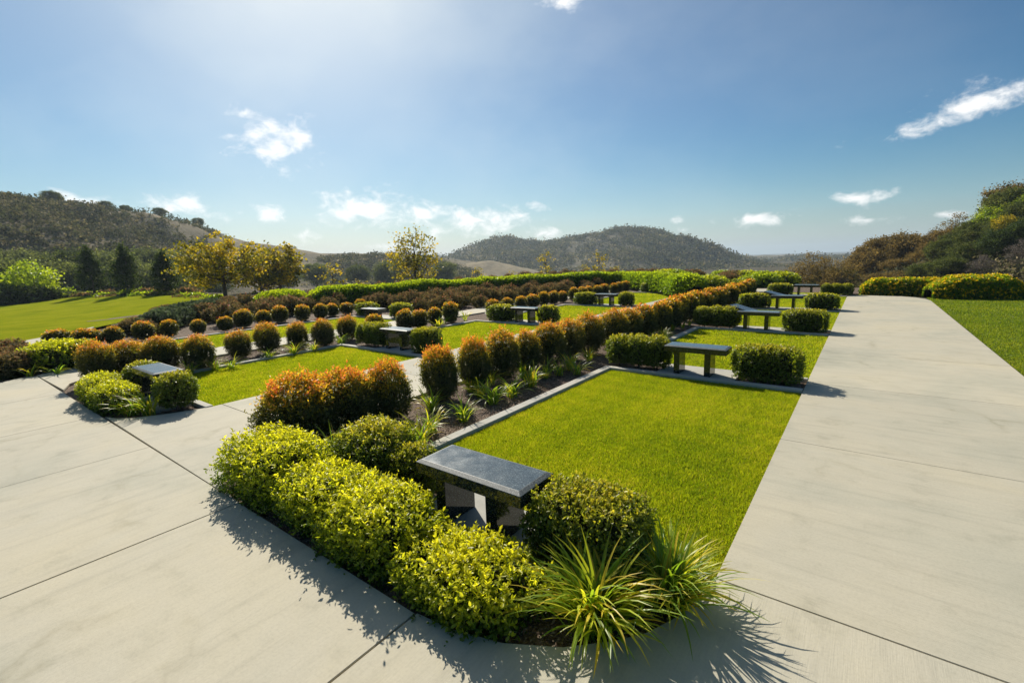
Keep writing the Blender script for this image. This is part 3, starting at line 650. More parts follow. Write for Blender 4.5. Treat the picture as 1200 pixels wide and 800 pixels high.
r1 = [(-4.72, 2.42, .78, .84), (-4.70, 3.02, .68, .82), (-4.62, 3.50, .56, .80), (-4.72, 4.52, .54, .84), (-4.72, 5.24, .50, .82), (-4.62, 5.80, .57, .90), (-4.56, 6.42, .50, .82), (-4.50, 7.00, .62, .90), (-4.50, 7.75, .56, .84),
      (-4.40, 8.40, .62, .90), (-4.25, 9.2, .66, .92), (-4.2, 9.95, .62, .88)]
y = 10.75
while y < 23.5: r1.append((-4.15 + g.normal() * .06, y, g.uniform(.62, .76), g.uniform(.86, 1.0))); y += g.uniform(.78, .95)
for i, (x, y, w, h) in enumerate(r1):
    src, full = (REDN, .88) if i < 5 else ((RED, .78) if i < 12 else (REDF, .82))
    lab = ('%s red-tipped shrub, counted from the plaza, in the row beside the front lawns' % ORD[i + 1])
    k = w / full
    shrub_thing('red_tipped_shrub', lab, 'shrub', (x, y, -.05), src[i % len(src)], (k * g.uniform(.95, 1.05), k * g.uniform(.95, 1.05), h / .93), g.uniform(0, 6.28), 'red-tipped shrubs beside the front lawns')
r2 = [(-10.7, 2.02, .92), (-10.95, 2.5, .88), (-10.6, 2.95, .9), (-10.3, 3.45, .95), (-10.85, 4.42, .84), (-10.85, 5.05, .86), (-10.75, 5.7, .82), (-10.55, 6.25, .86), (-10.8, 7.1, .8), (-10.85, 8.0, .8), (-10.75, 9.0, .8), (-10.7, 9.5, .84), (-10.7, 10.15, .78), (-10.7, 10.85, .86)]
y = 13.2
while y < 25.5: r2.append((-10.9 + g.normal() * .06, y, g.uniform(.72, .86))); y += g.uniform(.75, .95)
for i, (x, y, s) in enumerate(r2):
    src = RED if i < 9 else REDF
    shrub_thing('red_tipped_shrub', '%s red-tipped shrub, counted from the plaza, in the row beside the middle lawns' % ORD[i + 1], 'shrub', (x, y, -.05), src[(i * 7 + 1) % len(src)],
                (s * g.uniform(.78, .92), s * g.uniform(.78, .92), s * g.uniform(.84, 1.0)), g.uniform(0, 6.28), 'red-tipped shrubs beside the middle lawns')
r3 = []
y = 2.9
while y < 11.6: r3.append((-16.25 + g.normal() * .08 - (.0 if y < 12 else .2), y, g.uniform(.58, .70))); y += g.uniform(.60, .72) if y < 13 else g.uniform(.9, 1.2)
for i, (x, y, s) in enumerate(r3):
    shrub_thing('red_tipped_shrub', '%s small red-tipped shrub, counted from the left path, in the back row' % ORD[i + 1], 'shrub', (x, y, -.03 + float(gz(x, y))), REDF[(i * 5 + 2) % 3],
                (s * g.uniform(.92, 1.1), s * g.uniform(.92, 1.1), s * g.uniform(.9, 1.1)), g.uniform(0, 6.28), 'small red-tipped shrubs in the back row')
shrub_thing('red_tipped_shrub', 'low red-tipped shrub behind the bench at the left edge', 'shrub', (*un(68, 404)[:2], -.05), REDF[0], (.8, .8, .6), 1, None)
shrub_thing('red_tipped_shrub', 'small red-tipped shrub right of the bench at the left edge', 'shrub', (*un(106, 405)[:2], -.05), REDF[1], (.75, .75, .62), 2, None)

# golden mounds round the nearest bed
gold = [(-3.96, 1.81, .49, .29, .42, 'golden green mounded shrub at the left corner of the nearest bed'), (-3.14, 1.78, .40, .27, .36, 'golden green shrub between the corner mound and the largest one'),
        (-2.52, 1.77, .43, .27, .36, 'largest golden green shrub right in front of the nearest bench'), (-1.70, 1.74, .45, .24, .245, 'low golden green shrub beside the strappy lily clumps')]
for i, (x, y, a, b, h, lab) in enumerate(gold):
    k = a * b / .17
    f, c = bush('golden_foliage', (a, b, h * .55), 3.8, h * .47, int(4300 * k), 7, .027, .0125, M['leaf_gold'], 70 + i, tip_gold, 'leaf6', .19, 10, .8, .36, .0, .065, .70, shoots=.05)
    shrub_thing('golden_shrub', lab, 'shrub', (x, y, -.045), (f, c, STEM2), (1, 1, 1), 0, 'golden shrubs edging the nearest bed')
f, c = bush('golden_foliage', (.5, .42, .24), 2.8, .2, 1500, 6, .042, .02, M['leaf_gold'], 77, tip_gold, 'quad', .14, 8, .75, .28, .0, .06, .76); GOLDM = (f, c)
shrub_thing('golden_shrub', 'bright yellow-green low shrub in the bed across the path, toward the plaza', 'shrub', (-8.40, 1.70, -.045), GOLDM, (.95, .55, .80), .1, 'golden shrubs edging the middle bed')
shrub_thing('golden_shrub', 'yellow-green low shrub at the outer corner of the bed across the path', 'shrub', (-9.2, 1.74, -.045), GOLDM, (.98, .60, .84), 2.9, 'golden shrubs edging the middle bed')
p = un(52, 432); shrub_thing('golden_shrub', 'yellow mounded shrub at the far left, in front of a bench', 'shrub', (p[0], p[1] + .2, -.045), GOLDM, (1.25, 1.1, 1.2), .6)

# clipped box hedges beside the benches
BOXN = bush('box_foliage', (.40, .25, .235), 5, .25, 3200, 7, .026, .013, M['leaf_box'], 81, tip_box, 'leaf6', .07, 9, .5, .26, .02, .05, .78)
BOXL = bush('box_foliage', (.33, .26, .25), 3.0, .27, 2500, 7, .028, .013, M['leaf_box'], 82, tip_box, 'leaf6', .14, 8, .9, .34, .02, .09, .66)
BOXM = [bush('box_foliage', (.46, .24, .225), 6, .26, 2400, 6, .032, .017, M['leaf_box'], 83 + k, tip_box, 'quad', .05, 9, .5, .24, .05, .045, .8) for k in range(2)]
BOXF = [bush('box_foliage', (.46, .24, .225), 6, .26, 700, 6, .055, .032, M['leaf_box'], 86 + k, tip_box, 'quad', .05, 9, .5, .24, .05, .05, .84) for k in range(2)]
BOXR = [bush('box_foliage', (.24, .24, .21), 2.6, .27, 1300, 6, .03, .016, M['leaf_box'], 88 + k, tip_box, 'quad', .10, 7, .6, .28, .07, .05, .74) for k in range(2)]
shrub_thing('box_hedge', 'dark clipped box hedge at the right end of the nearest bench', 'hedge', (-1.27, 2.40, -.045), (*BOXN, STEM2), (.88, .95, .98))
shrub_thing('box_bush', 'loose dark green box bush left of the nearest bench', 'bush', (-3.30, 2.36, -.045), (*BOXL, STEM2), (1, 1, 1))
shrub_thing('box_bush', 'small reddish box bush tucked against the left end of the nearest bench', 'bush', (-2.82, 2.34, -.045), (*BOXR[0], STEM2), (.75, .75, .92))
WHERE = {(1, 0): 'the bench at the end of the front lawn', (1, 1): 'the first bench with a slanted tablet', (1, 2): 'the farther bench with a slanted tablet', (1, 3): 'the farthest walk-side bench',
         (2, 0): 'the bench at the end of the left lawn', (2, 1): 'the second middle-row bench', (2, 2): 'the third middle-row bench', (2, 3): 'the farthest middle-row bench',
         (3, 0): 'the back-row bench', (3, 1): 'the far back-row place'}
for r, d in ROWS.items():
    for k, b in enumerate(d['bays']):
        near = math.hypot(d['xc'], b) < 14
        if (r, k) == (3, 1): continue
        src = BOXM[k % 2] if near else BOXF[k % 2]
        if (r, k) == (1, 3):
            for q in range(3): shrub_thing('box_bush', '%s of three small round bushes right of the farthest walk-side bench' % ('leftmost', 'middle', 'rightmost')[q], 'bush', (d['xc'] + .72 + q * .37, b + .6, -.045), (*BOXR[q % 2],), (.8, .8, 1.05), q)
        else:
            w = d['x1'] - .06 - (d['xc'] + .52)
            shrub_thing('box_hedge', 'clipped box hedge to the right of %s' % WHERE[(r, k)], 'hedge', (d['xc'] + .52 + w / 2, b + .49, -.045), (*src, STEM2), (w / .96, 1.0, 1.06), 0 if k % 2 else math.pi, 'clipped hedges beside benches')
        if near:
            for q in range(3):
                shrub_thing('box_bush', '%s of three box bushes left of %s' % (('innermost', 'middle', 'outermost')[q], WHERE[(r, k)]), 'bush', (d['xc'] - .70 - q * .33, b + .48, -.045),
                            (*BOXR[(q + k) % 2], STEM2), (.86 + .06 * (q == 0), .92, 1.12 - .05 * (q == 2)), q * 1.1, 'box bushes left of benches')
        else:
            shrub_thing('box_hedge', 'clipped box hedge to the left of %s' % WHERE[(r, k)], 'hedge', (d['xc'] - 1.02, b + .48, -.045), (*src,), (1.02, .95, 1.0), math.pi if k % 2 else 0, 'clipped hedges beside benches')
shrub_thing('box_bush', 'clipped bush right of the pale-topped bench in the corner bed', 'bush', (-7.62, 2.22, -.045), (*BOXR[1], STEM2), (.95, .9, 1.02), 0)
shrub_thing('box_bush', 'leafy bush left of the pale-topped bench in the corner bed', 'bush', (-9.3, 2.30, -.045), (*BOXR[0], STEM2), (1.1, 1.0, .95), 2)
p = un(92, 428); shrub_thing('box_bush', 'dark clipped bush right of the bench at the left edge', 'bush', (p[0], p[1] + .1, -.05), (*BOXR[1],), (1.25, 1.1, 1.1), 0)

# ------------------------------------------------------------------ strappy lily clumps
def lily(name, n, L, w, seed, yellow=.25, lean=.9):
    g = np.random.default_rng(seed); seg = 7; Vs, Fs, tips, rn = [], [], [], []
    for i in range(n):
        a = g.uniform(0, 2 * np.pi); out = np.array([math.cos(a), math.sin(a), 0]); ln = L * g.uniform(.6, 1.12); el = g.uniform(.85, 1.5)
        curl = lean * g.uniform(.7, 1.5); p = np.array([g.normal() * .035, g.normal() * .035, -.01]) * (L / .5); side = np.array([-out[1], out[0], 0]); twist = g.normal() * .35; az = g.normal() * .25
        tcol = g.uniform(); base_t = np.clip(g.normal(.48, .17), 0, 1); yel = g.uniform() < yellow
        th = el; pts = []
        for s in range(seg + 1):
            t = s / seg; pts.append(p.copy()); th = el - curl * 1.5 * t ** 1.4
            o2 = out * math.cos(az * t) + side * math.sin(az * t); p = p + (o2 * math.cos(th) + np.array([0, 0, 1]) * math.sin(th)) * ln / seg
            p[2] = max(p[2], .012 + .01 * g.uniform()) if t > .3 else p[2]
        b0 = sum(len(v) for v in Vs); V = []
        for s, q in enumerate(pts):
            t = s / seg; ww = w * (.55 + .9 * min(t * 3, 1) * .5) * (1 - t ** 3) * .5 + .0004
            sd = side * math.cos(twist * t) + np.array([0, 0, 1]) * math.sin(twist * t)
            V += [q - sd * ww, q + np.array([0, 0, -.25 * ww]), q + sd * ww]
            tt = np.clip(base_t + (.36 * t + .08 if yel else .10 * t), 0, .93); tips += [tt] * 3; rn += [tcol] * 3
        Vs.append(np.array(V))
        for s in range(seg):
            for c in (0, 1): Fs.append((b0 + s * 3 + c, b0 + s * 3 + c + 1, b0 + s * 3 + c + 4, b0 + s * 3 + c + 3))
    V = np.concatenate(Vs); F = np.array(Fs)
    return raw_mesh(name, V, F, np.full(len(F), 4), M['leaf_lily'], {'tip': tips, 'rnd': rn}, True)
def lily_thing(label, loc, me, s=1.0, rz=0.0, group=None, sz=1.0):
    return tag(put('lily_clump', me, None, loc, rz, (s, s, s * sz)), label, 'lily', group)
lily_thing('large arching green and yellow lily clump spilling over the plaza edge', (-1.0, 1.95, -.045), lily('lily_clump', 340, .54, .019, 91, .42, .80))
lily_thing('lush green lily clump at the corner of lawn and main walk', (-.74, 2.33, -.045), lily('lily_clump', 380, .50, .016, 92, .22, .85), 1.0, 1.0)
lily_thing('dark green lily clump between the golden mound and the nearest red shrub', (-3.88, 2.32, -.045), lily('lily_clump', 90, .50, .015, 93, .05, .8))
LS = [lily('lily_clump', 44, .42, .017, 94 + k, .42 if k % 2 else .2, .85) for k in range(4)]
LF = [lily('lily_clump', 14, .36, .022, 98 + k, .35, .8) for k in range(2)]
g = np.random.default_rng(12); cl = []
for px, py in [(492, 518), (505, 503), (543, 490), (505, 478), (545, 455), (572, 448), (577, 470), (600, 462), (622, 450), (563, 462), (640, 440), (655, 437), (668, 431), (690, 420), (612, 440), (676, 436)]:
    p = un(px, py); cl.append((p[0], p[1]))
y = 8.6
while y < 22: cl.append((g.uniform(-3.95, -3.68), y)); y += g.uniform(.4, .8)
for i, (x, y) in enumerate(cl):
    s = g.uniform(.8, 1.1)
    lily_thing('%s small lily clump, counted from the plaza, along the front lawn kerb' % ORD[i + 1], (min(max(x, -4.6), -3.62), y, -.045), LS[i % 4] if y < 11 else LF[i % 2], s, g.uniform(0, 6.28), 'lily clumps along the front lawn kerb')
cl2 = [(un(px, py)[0], un(px, py)[1]) for px, py in [(252, 432), (272, 430), (222, 437), (315, 419), (345, 414), (368, 410), (400, 402)]]
for i, (x, y) in enumerate(cl2):
    lily_thing('%s lily clump, counted from the plaza, along the middle lawn kerb' % ORD[i + 1], (x, y, -.045), LS[i % 4], g.uniform(.85, 1.1), g.uniform(0, 6.28), 'lily clumps along the middle lawn kerb')
lily_thing('fresh green lily clump in the corner bed in front of the pale-topped bench', (-7.85, 1.75, -.045), lily('lily_clump', 80, .42, .016, 97, .12, .9), 1.0)
lily_thing('light green lily clump at the right of the corner bed', (-7.62, 1.88, -.045), LS[0], 1.1, 2)
for i, (px, py) in enumerate([(513, 383), (520, 378), (545, 374), (765 / 2 + 390, 371)][:3]):
    p = un(px, py); lily_thing('%s leafy lily tuft beside the path behind the middle row' % ('left', 'middle', 'right')[i], (p[0], p[1], -.045), LF[i % 2], 1.5, i)
for i, (px, py) in enumerate([(35, 440), (65, 438)]):
    p = un(px, py); lily_thing('%s green lily tuft in front of the yellow mounded shrub' % ('left', 'right')[i], (p[0], p[1], -.045), LF[i % 2], 1.1, i)

# ------------------------------------------------------------------ rose bushes on the bank
ROSE = []
for k in range(3):
    f, c = bush('rose_foliage', (.42, .42, .33), 2.2, .32, 420, 6, .075, .042, M['leaf_rose'], 120 + k, tip_flat, 'quad', .22, 5, .7, .5, .02, .16, .55)
    gg = np.random.default_rng(130 + k); nf = 5; d = norm(gg.normal(size=(nf, 3)) + np.array([0, 0, .8])); P = d * np.array([.42, .42, .36]) + np.array([0, 0, .36])
    pos = np.repeat(P, 6, 0); ax = norm(gg.normal(size=(nf * 6, 3)) + np.array([0, 0, .5]))
    fl = leaves_mesh('flower', pos, ax, norm(gg.normal(size=(nf * 6, 3))), .05, .05, np.zeros(nf * 6), gg.uniform(0, 1, nf * 6), M['flower_red'])
    ROSE.append((f, c, fl))
g = np.random.default_rng(14); n = 0
def rose(x, y, s):
    t = thing('rose_bush', 'brownish green rose bush on the planted bank below the long hedge', 'bush', (x, y, float(gz(x, y)) - .04), g.uniform(0, 6.28), (s, s, s * g.uniform(.85, 1.1)), 'rose bushes massed on the bank')
    a = ROSE[int(g.integers(3))]; fo_ = put('foliage', a[0], t); put('light_block', a[1], t); put('flowers', a[2], fo_)['kind'] = 'stuff'
spots = []
for j, y in enumerate(np.arange(7.2, 42, 1.12)):
    for x in np.arange(-24.0, -17.2 if y < 12 else -13.4, 1.15):
        xx, yy = x + g.normal() * .2 + .5 * (j % 2), y + g.normal() * .2
        if not (yy > Y_END - .5 and xx > -13): spots.append((math.hypot(xx, yy), xx, yy))
spots.sort()
for _, xx, yy in spots[:285]: rose(xx, yy, g.uniform(.66, 1.0))
for px, py in [(5, 430), (14, 438), (22, 427), (8, 441), (28, 436), (0, 421), (18, 418), (150, 391), (165, 389), (178, 387), (160, 386), (172, 392), (-20, 436), (-40, 430)]:
    p = un(px, py)
    t = thing('rose_bush', 'reddish brown rose bush in the mulch bed at the far left edge' if px < 100 else 'brown rose bush between the left path and the small red shrubs', 'bush', (p[0], p[1], -.05), g.uniform(0, 6), (.62, .62, .62), 'rose bushes at the left edge of the plaza' if px < 100 else 'rose bushes by the left path')
    a = ROSE[int(g.integers(3))]; fo_ = put('foliage', a[0], t); put('light_block', a[1], t); put('flowers', a[2], fo_)['kind'] = 'stuff'
# blue-green shrubs at the left end of the bank
BLUE = bush('bluegreen_foliage', (.5, .5, .34), 2.3, .32, 500, 6, .10, .05, M['leaf_blue'], 140, tip_flat, 'quad', .15, 5, .6, .4, .02, .12, .7)
for i, (px, py) in enumerate([(196, 384), (206, 381), (214, 377), (226, 374), (240, 372), (250, 369), (188, 388)]):
    p = un(px, py, -.02); shrub_thing('juniper_shrub', '%s blue-green spreading shrub at the left end of the bank' % ORD[i + 1], 'shrub', (p[0], p[1], float(gz(p[0], p[1])) - .05), BLUE, (1, 1, .9), i, 'blue-green shrubs ending the bank')

# ------------------------------------------------------------------ long hedges
def long_hedge(name, label, pts, hw, h, mt, n, ln, wd, seed, flower=0, cat='hedge', wob=.10):
    """a free-growing hedge along a polyline of (x, y, ground z)"""
    g = np.random.default_rng(seed); pts = np.array(pts, float); seg = np.linalg.norm(np.diff(pts[:, :2], axis=0), axis=1); cum = np.r_[0, np.cumsum(seg)]
    def at(s): return np.stack([np.interp(s, cum, pts[:, k]) for k in range(3)], -1)
    def surf(s, a):
        c = at(s); d = at(np.minimum(s + .1, cum[-1])) - at(np.maximum(s - .1, 0)); d[:, 2] = 0; d = norm(d); sd = np.stack([d[:, 1], -d[:, 0], 0 * d[:, 0]], -1)
        ca, sa = np.cos(a), np.sin(a); q = (np.abs(ca) ** 3.2 + np.abs(sa) ** 3.2) ** (-1 / 3.2)
        k = 1 + wob * vnoise(np.stack([s * 1.3, a * 1.2], -1), seed) + wob * .6 * vnoise(np.stack([s * 4, a * 2], -1), seed + 1)
        endf = np.clip(np.minimum(s, cum[-1] - s) / (hw * 1.2) + .25, .25, 1) ** .5
        u = ca * q * hw * k * endf; v = np.clip(sa * q, -.0, 2) * h * k * endf
        return c + sd * u[:, None] + np.array([0, 0, 1.]) * v[:, None], norm(sd * ca[:, None] / hw + np.array([0, 0, 1.]) * sa[:, None] / h)
    s = g.uniform(0, cum[-1], n); a = g.uniform(-.05, math.pi + .05, n); P, nr = surf(s, a)
    c0 = at(s); P = c0 + (P - c0) * (1 - g.beta(1, 3.5, n) * .25)[:, None]
    ax = norm(nr + np.array([0, 0, .5]) + g.normal(size=(n, 3)) * .7); sz = g.uniform(.7, 1.3, n)
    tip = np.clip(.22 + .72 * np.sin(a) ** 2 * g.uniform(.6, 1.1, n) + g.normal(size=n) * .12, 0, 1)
    rootz = float(pts[0, 2]); t = thing(name, label, cat, (pts[0, 0], pts[0, 1], rootz)); org = np.array([pts[0, 0], pts[0, 1], rootz])
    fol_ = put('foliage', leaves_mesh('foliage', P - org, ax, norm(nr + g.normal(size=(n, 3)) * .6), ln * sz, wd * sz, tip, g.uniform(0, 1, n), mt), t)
    ns = max(12, int(cum[-1] / .5)); ss = np.linspace(0, cum[-1], ns); aa = np.linspace(0, math.pi, 9)
    S, A = np.meshgrid(ss, aa, indexing='ij'); Q, _ = surf(S.ravel(), A.ravel()); cc = at(S.ravel()); Q = cc + (Q - cc) * .80
    Q = (Q - org).reshape(ns, 9, 3); put('light_block', grid_mesh('light_block', Q[..., 0], Q[..., 1], Q[..., 2], M['core']), t)  # dark inner shell added so no light shows through the hedge
    if flower:
        k = g.choice(n, flower, replace=False); off = nr[k] * .05; nn = norm(g.normal(size=(flower, 3)))
        PP = np.repeat(P[k] - org + off, 3, 0); axx = norm(np.repeat(nr[k], 3, 0) * .6 + g.normal(size=(flower * 3, 3)) * .7)
        fo = put('flowers', leaves_mesh('flower', PP, axx, norm(g.normal(size=(flower * 3, 3))), .075, .06, g.uniform(0, 1, flower * 3), g.uniform(0, 1, flower * 3), M['flower_yellow']), fol_); fo['kind'] = 'stuff'
    return t
def hz(px, py, z): p = un(px, py, z); return (p[0], p[1], 0)
def hedge_line(pl, ztop, h):
    out = []
    for px, py in pl:
        p = un(px, py, ztop); out.append((p[0], p[1], ztop - h))
    return out
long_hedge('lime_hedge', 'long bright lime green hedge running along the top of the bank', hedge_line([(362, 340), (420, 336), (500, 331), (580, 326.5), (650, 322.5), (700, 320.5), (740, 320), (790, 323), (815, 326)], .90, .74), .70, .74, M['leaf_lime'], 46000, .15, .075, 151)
long_hedge('lime_hedge', 'short rounded lime green hedge left of the long hedge', hedge_line([(309, 345), (330, 341.5), (358, 341)], .80, .70), .7, .7, M['leaf_lime'], 9000, .14, .07, 152)
long_hedge('lantana_hedge', 'low yellow-flowered hedge closing the far end of the main walk', [(-.15, 25.1, -.05), (1.0, 25.25, -.05), (2.9, 25.1, -.05)], .42, .70, M['leaf_lantana'], 12000, .075, .045, 153, 520)
long_hedge('lantana_hedge', 'large rounded yellow-flowered shrub hedge on the right lawn', [(1.95, 24.1, -.05), (3.2, 24.55, -.05), (4.6, 24.9, -.05)], .75, .86, M['leaf_lantana'], 17000, .075, .045, 154, 800)
long_hedge('lantana_hedge', 'sparser yellow-tinged hedge at the right edge of the picture', [(5.0, 26.2, -.05), (6.4, 26.3, -.05), (9, 26.4, -.05)], .6, .7, M['leaf_brown'], 8000, .09, .05, 155, 200)
GC = bush('groundcover_foliage', (.9, .7, .36), 2.6, .22, 900, 6, .11, .055, M['leaf_lime'], 160, tip_flat, 'quad', .18, 5, .7, .4, .0, .12, .75)
g = np.random.default_rng(16)
gc = [(-9 + g.uniform(-1, 1) + 1.0 * i * .8, 28.0 + g.uniform(0, 3.5)) for i in range(14)] + [(-15 + i * .9, 30 + g.uniform(0, 8)) for i in range(16)]
for i, (x, y) in enumerate(gc):
    if plat_dist(np.array([x]), np.array([y]))[0] > 1.5 or x > -3.5: continue
    shrub_thing('groundcover_shrub', 'pale green spreading shrub massed beyond the far ends of the lawns', 'shrub', (x, y, float(gz(x, y)) - .06), GC, (g.uniform(.8, 1.2), g.uniform(.8, 1.2), g.uniform(.7, 1.25)), g.uniform(0, 6.28), 'spreading shrubs beyond the lawns', (M['leaf_lime'], M['leaf_rose'], M['leaf_gold'])[i % 3])

# ------------------------------------------------------------------ trees
def tree_meshes(H, cz, r, trunk_r, n_clump, per, leaf, mt, seed, clump_r=.35, shell=.55, tipb=.4, lean=0.0, shape=2.0, limbs=14, cone=0.0, bark=None, cvar=.16):
    """trunk + limbs and a crown of leaf clumps inside an uneven ellipsoid"""
    g = np.random.default_rng(seed); r = np.asarray(r, float)
    d = norm(g.normal(size=(n_clump, 3))); rr = g.uniform(0, 1, n_clump) ** (1 / (3 * shell + .6))
    C = d * rr[:, None]; lum = 1 + .22 * vnoise(d * 2.4, seed, 3); C = C * lum[:, None]
    if cone: C[:, :2] *= (1 - cone * (C[:, 2:3] + 1) / 2)
    C = C * r + np.array([lean * r[0], 0, cz])
    # limbs reach towards clumps
    T = [([np.array([0, 0, -.6]), np.array([.02, .01, cz * .45]), np.array([lean * r[0] * .5, .05, cz]), np.array([lean * r[0], 0, min(H * .93, cz + r[2] * .75)])], [trunk_r * 1.25, trunk_r, trunk_r * .62, trunk_r * .15])]
    order = np.argsort(-np.linalg.norm(C - np.array([lean * r[0], 0, cz]), axis=1))
    for q in order[:limbs * 3:3]:
        z0 = g.uniform(.35, .9) * min(C[q, 2], cz + r[2] * .3); z0 = max(z0, cz - r[2] * .8, H * .15); p0 = np.array([lean * r[0] * .4 * z0 / H, 0, z0]); p2 = C[q]
        p1 = p0 * .45 + p2 * .55 + np.array([0, 0, -.06 * H])
        T.append(([p0, p1, p2], [trunk_r * .5, trunk_r * .3, trunk_r * .08]))
        for _ in range(2):
            e = C[int(g.integers(n_clump))]
            if np.linalg.norm(e - p1) < r.max() * .7: T.append(([p1, (p1 + e) / 2 + np.array([0, 0, .03 * H]), e], [trunk_r * .22, trunk_r * .14, trunk_r * .05]))
    tr = tubes_mesh('trunk', T, bark or M['bark'], 6)
    sz = clump_r * g.uniform(.55, 1.3, n_clump)
    pos = (C[:, None, :] + g.normal(size=(n_clump, per, 3)) * sz[:, None, None] * np.array([.62, .62, .42])).reshape(-1, 3)
    n = len(pos); ax = norm(g.normal(size=(n, 3)) + np.array([0, 0, -.35])); nr = norm(g.normal(size=(n, 3)) * .7 + np.array([0, 0, .8]))
    ct = np.repeat(g.normal(size=n_clump) * cvar, per)
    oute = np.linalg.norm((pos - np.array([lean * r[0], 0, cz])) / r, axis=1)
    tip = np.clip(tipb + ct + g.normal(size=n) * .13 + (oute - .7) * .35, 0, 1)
    keep = pos[:, 2] > H * .08; s = g.uniform(.65, 1.3, n)
    cr = leaves_mesh('crown', pos[keep], ax[keep], nr[keep], (leaf * s)[keep], (leaf * .75 * s)[keep], tip[keep], g.uniform(0, 1, keep.sum()), mt)
    return tr, cr
def tree(name, label, loc, meshes, s=1.0, rz=0.0, group=None, mt=None, sz=1.0):
    t = thing(name, label, 'tree', tuple(float(v) for v in loc), rz, (s, s, s * sz), group)
    put('trunk', meshes[0], t); c = put('crown', meshes[1], t)
    if mt is not None: c.material_slots[0].link = 'OBJECT'; c.material_slots[0].material = mt
    return t
def gpt(px, py, z): p = un(px, py, z); return (p[0], p[1], z)
SYC = tree_meshes(6.2, 3.9, (4.0, 3.6, 2.2), .17, 190, 34, .22, M['leaf_syc'], 200, .46, .55, .62, cvar=.22)
SYC2 = tree_meshes(5.6, 3.4, (2.3, 2.3, 2.2), .10, 110, 26, .25, M['leaf_syc'], 201, .45, .6, .64)
SPARSE = tree_meshes(7.0, 4.4, (2.2, 2.2, 2.8), .10, 150, 15, .22, M['leaf_syc'], 202, .42, .7, .62, limbs=26)
CON = tree_meshes(4.8, 2.85, (1.75, 1.75, 2.0), .09, 170, 36, .15, M['leaf_dark'], 203, .27, .6, .6, cone=.85)
SAP = tree_meshes(3.2, 2.0, (.8, .8, 1.2), .04, 26, 10, .16, M['leaf_syc'], 204, .28, .8, .7, limbs=8)
OAK = [tree_meshes(7, 4.0, (4.2, 4.0, 3.1), .28, 170, 90, .26, M['leaf_oak'], 205 + k, .80, .8, .45, limbs=8, cvar=.30) for k in range(3)]
BARE = tree_meshes(7, 4.2, (2.8, 2.8, 2.9), .12, 130, 24, .18, M['leaf_brown'], 209, .6, .7, .55, limbs=30)
LIMEM = tree_meshes(5.0, 3.0, (2.6, 2.3, 1.9), .09, 100, 22, .24, M['leaf_lime'], 210, .5, .6, .75)
def at_tree(px, py_base, z): return gpt(px, py_base, z)
tree('sycamore_tree', 'broad yellow-green sycamore with leaning trunk at the edge of the left lawn', gpt(266, 359, -.5), SYC, .74, 2.2)
tree('sycamore_tree', 'golden sycamore just right of the broad one, above the hedge end', (*at_dist(328, 330, 46)[:2], -1.4), SYC2, 1.0, .4)
tree('sycamore_tree', 'smaller golden sycamore half hidden between the broad tree and the hedge', (*at_dist(305, 330, 44)[:2], -1.2), SYC2, .85, 2.4)
tree('thin_tree', 'sparse golden tree standing alone behind the long hedge', (*at_dist(487, 330, 44)[:2], -2.2), SPARSE, 1.0, 0)
tree('oval_tree', 'left one of the two dark oval trees on the far lawn', gpt(112, 353, -.6), CON, .88, 0, None, None, 1.15)
tree('oval_tree', 'right one of the two dark oval trees on the far lawn', gpt(153, 354, -.6), CON, .84, 2.0, None, None, 1.18)
tree('oval_tree', 'dark oval tree partly behind the broad sycamore', (*gpt(198, 354, -.6)[:2], -.6), CON, .85, 4.0)
tree('lime_tree', 'bright lime green open tree at the left border of the lawn', (*at_dist(42, 345, 62)[:2], -1.0), LIMEM, .88, 0)
for i, (px, d, zt, s, sz) in enumerate([(388, 40, 0, 1.15, .8), (640, 52, 0, 1.0, 1.1), (560, 50, 0, .8, .85), (702, 54, 0, 1.1, .95), (685, 55, 0, .75, .85), (722, 56, 0, .7, .8), (748, 52, 0, .6, .75), (600, 50, 0, .7, .75), (420, 42, 0, .8, .6), (775, 50, 0, .6, .7)]):
    p = at_dist(px, 315, d)
    tree('sapling', '%s thin yellow-leaved sapling behind the long hedge, counted from the left' % ('first', 'seventh', 'third', 'ninth', 'eighth', 'tenth', 'eleventh', 'fifth', 'second', 'twelfth')[i], (p[0], p[1], -.9), SAP, s * 1.1, i * 1.3, 'yellow saplings behind the long hedge', None, sz)
# oaks at the foot of the left hill
g = np.random.default_rng(21)
def hill_z(Hd, x, y):
    X, Y, Z, t = Hd; k = np.argmin((X - x) ** 2 + (Y - y) ** 2); return float(Z.ravel()[k])
oaks = [(-60, 318, 105), (-20, 322, 108), (15, 316, 112), (60, 320, 104), (88, 322, 96), (120, 312, 106), (135, 326, 92), (168, 314, 108), (178, 328, 94), (200, 318, 112), (225, 325, 108), (60, 332, 86), (95, 334, 84), (150, 336, 84), (190, 337, 84), (205, 334, 90), (245, 330, 115), (330, 322, 130), (370, 318, 140), (20, 332, 88), (420, 318, 150), (455, 322, 140), (520, 318, 150)]
for i, (px, py, d) in enumerate(oaks):
    p = at_dist(px, py, d)
    tree('oak_tree', '%s dark grey-green oak in the clump at the foot of the left hill' % ORD[i + 1], (p[0], p[1], p[2] - 4.2), OAK[i % 3], g.uniform(.85, 1.15), g.uniform(0, 6.28), 'oaks at the foot of the left hill', M['leaf_oaklift'] if i % 4 else None)
ridge = [(2, 229, 178, .85), (14, 231, 180, .8), (34, 233, 184, .7), (60, 228, 190, 1.0), (122, 238, 198, .7), (133, 242, 200, .6), (146, 243, 205, .7), (187, 246, 213, .8), (200, 252, 216, .6), (232, 258, 234, .85), (219, 259, 228, .5), (345, 290, 296, .9), (338, 296, 290, 1.0), (410, 297, 330, .6), (430, 298, 335, .7)]
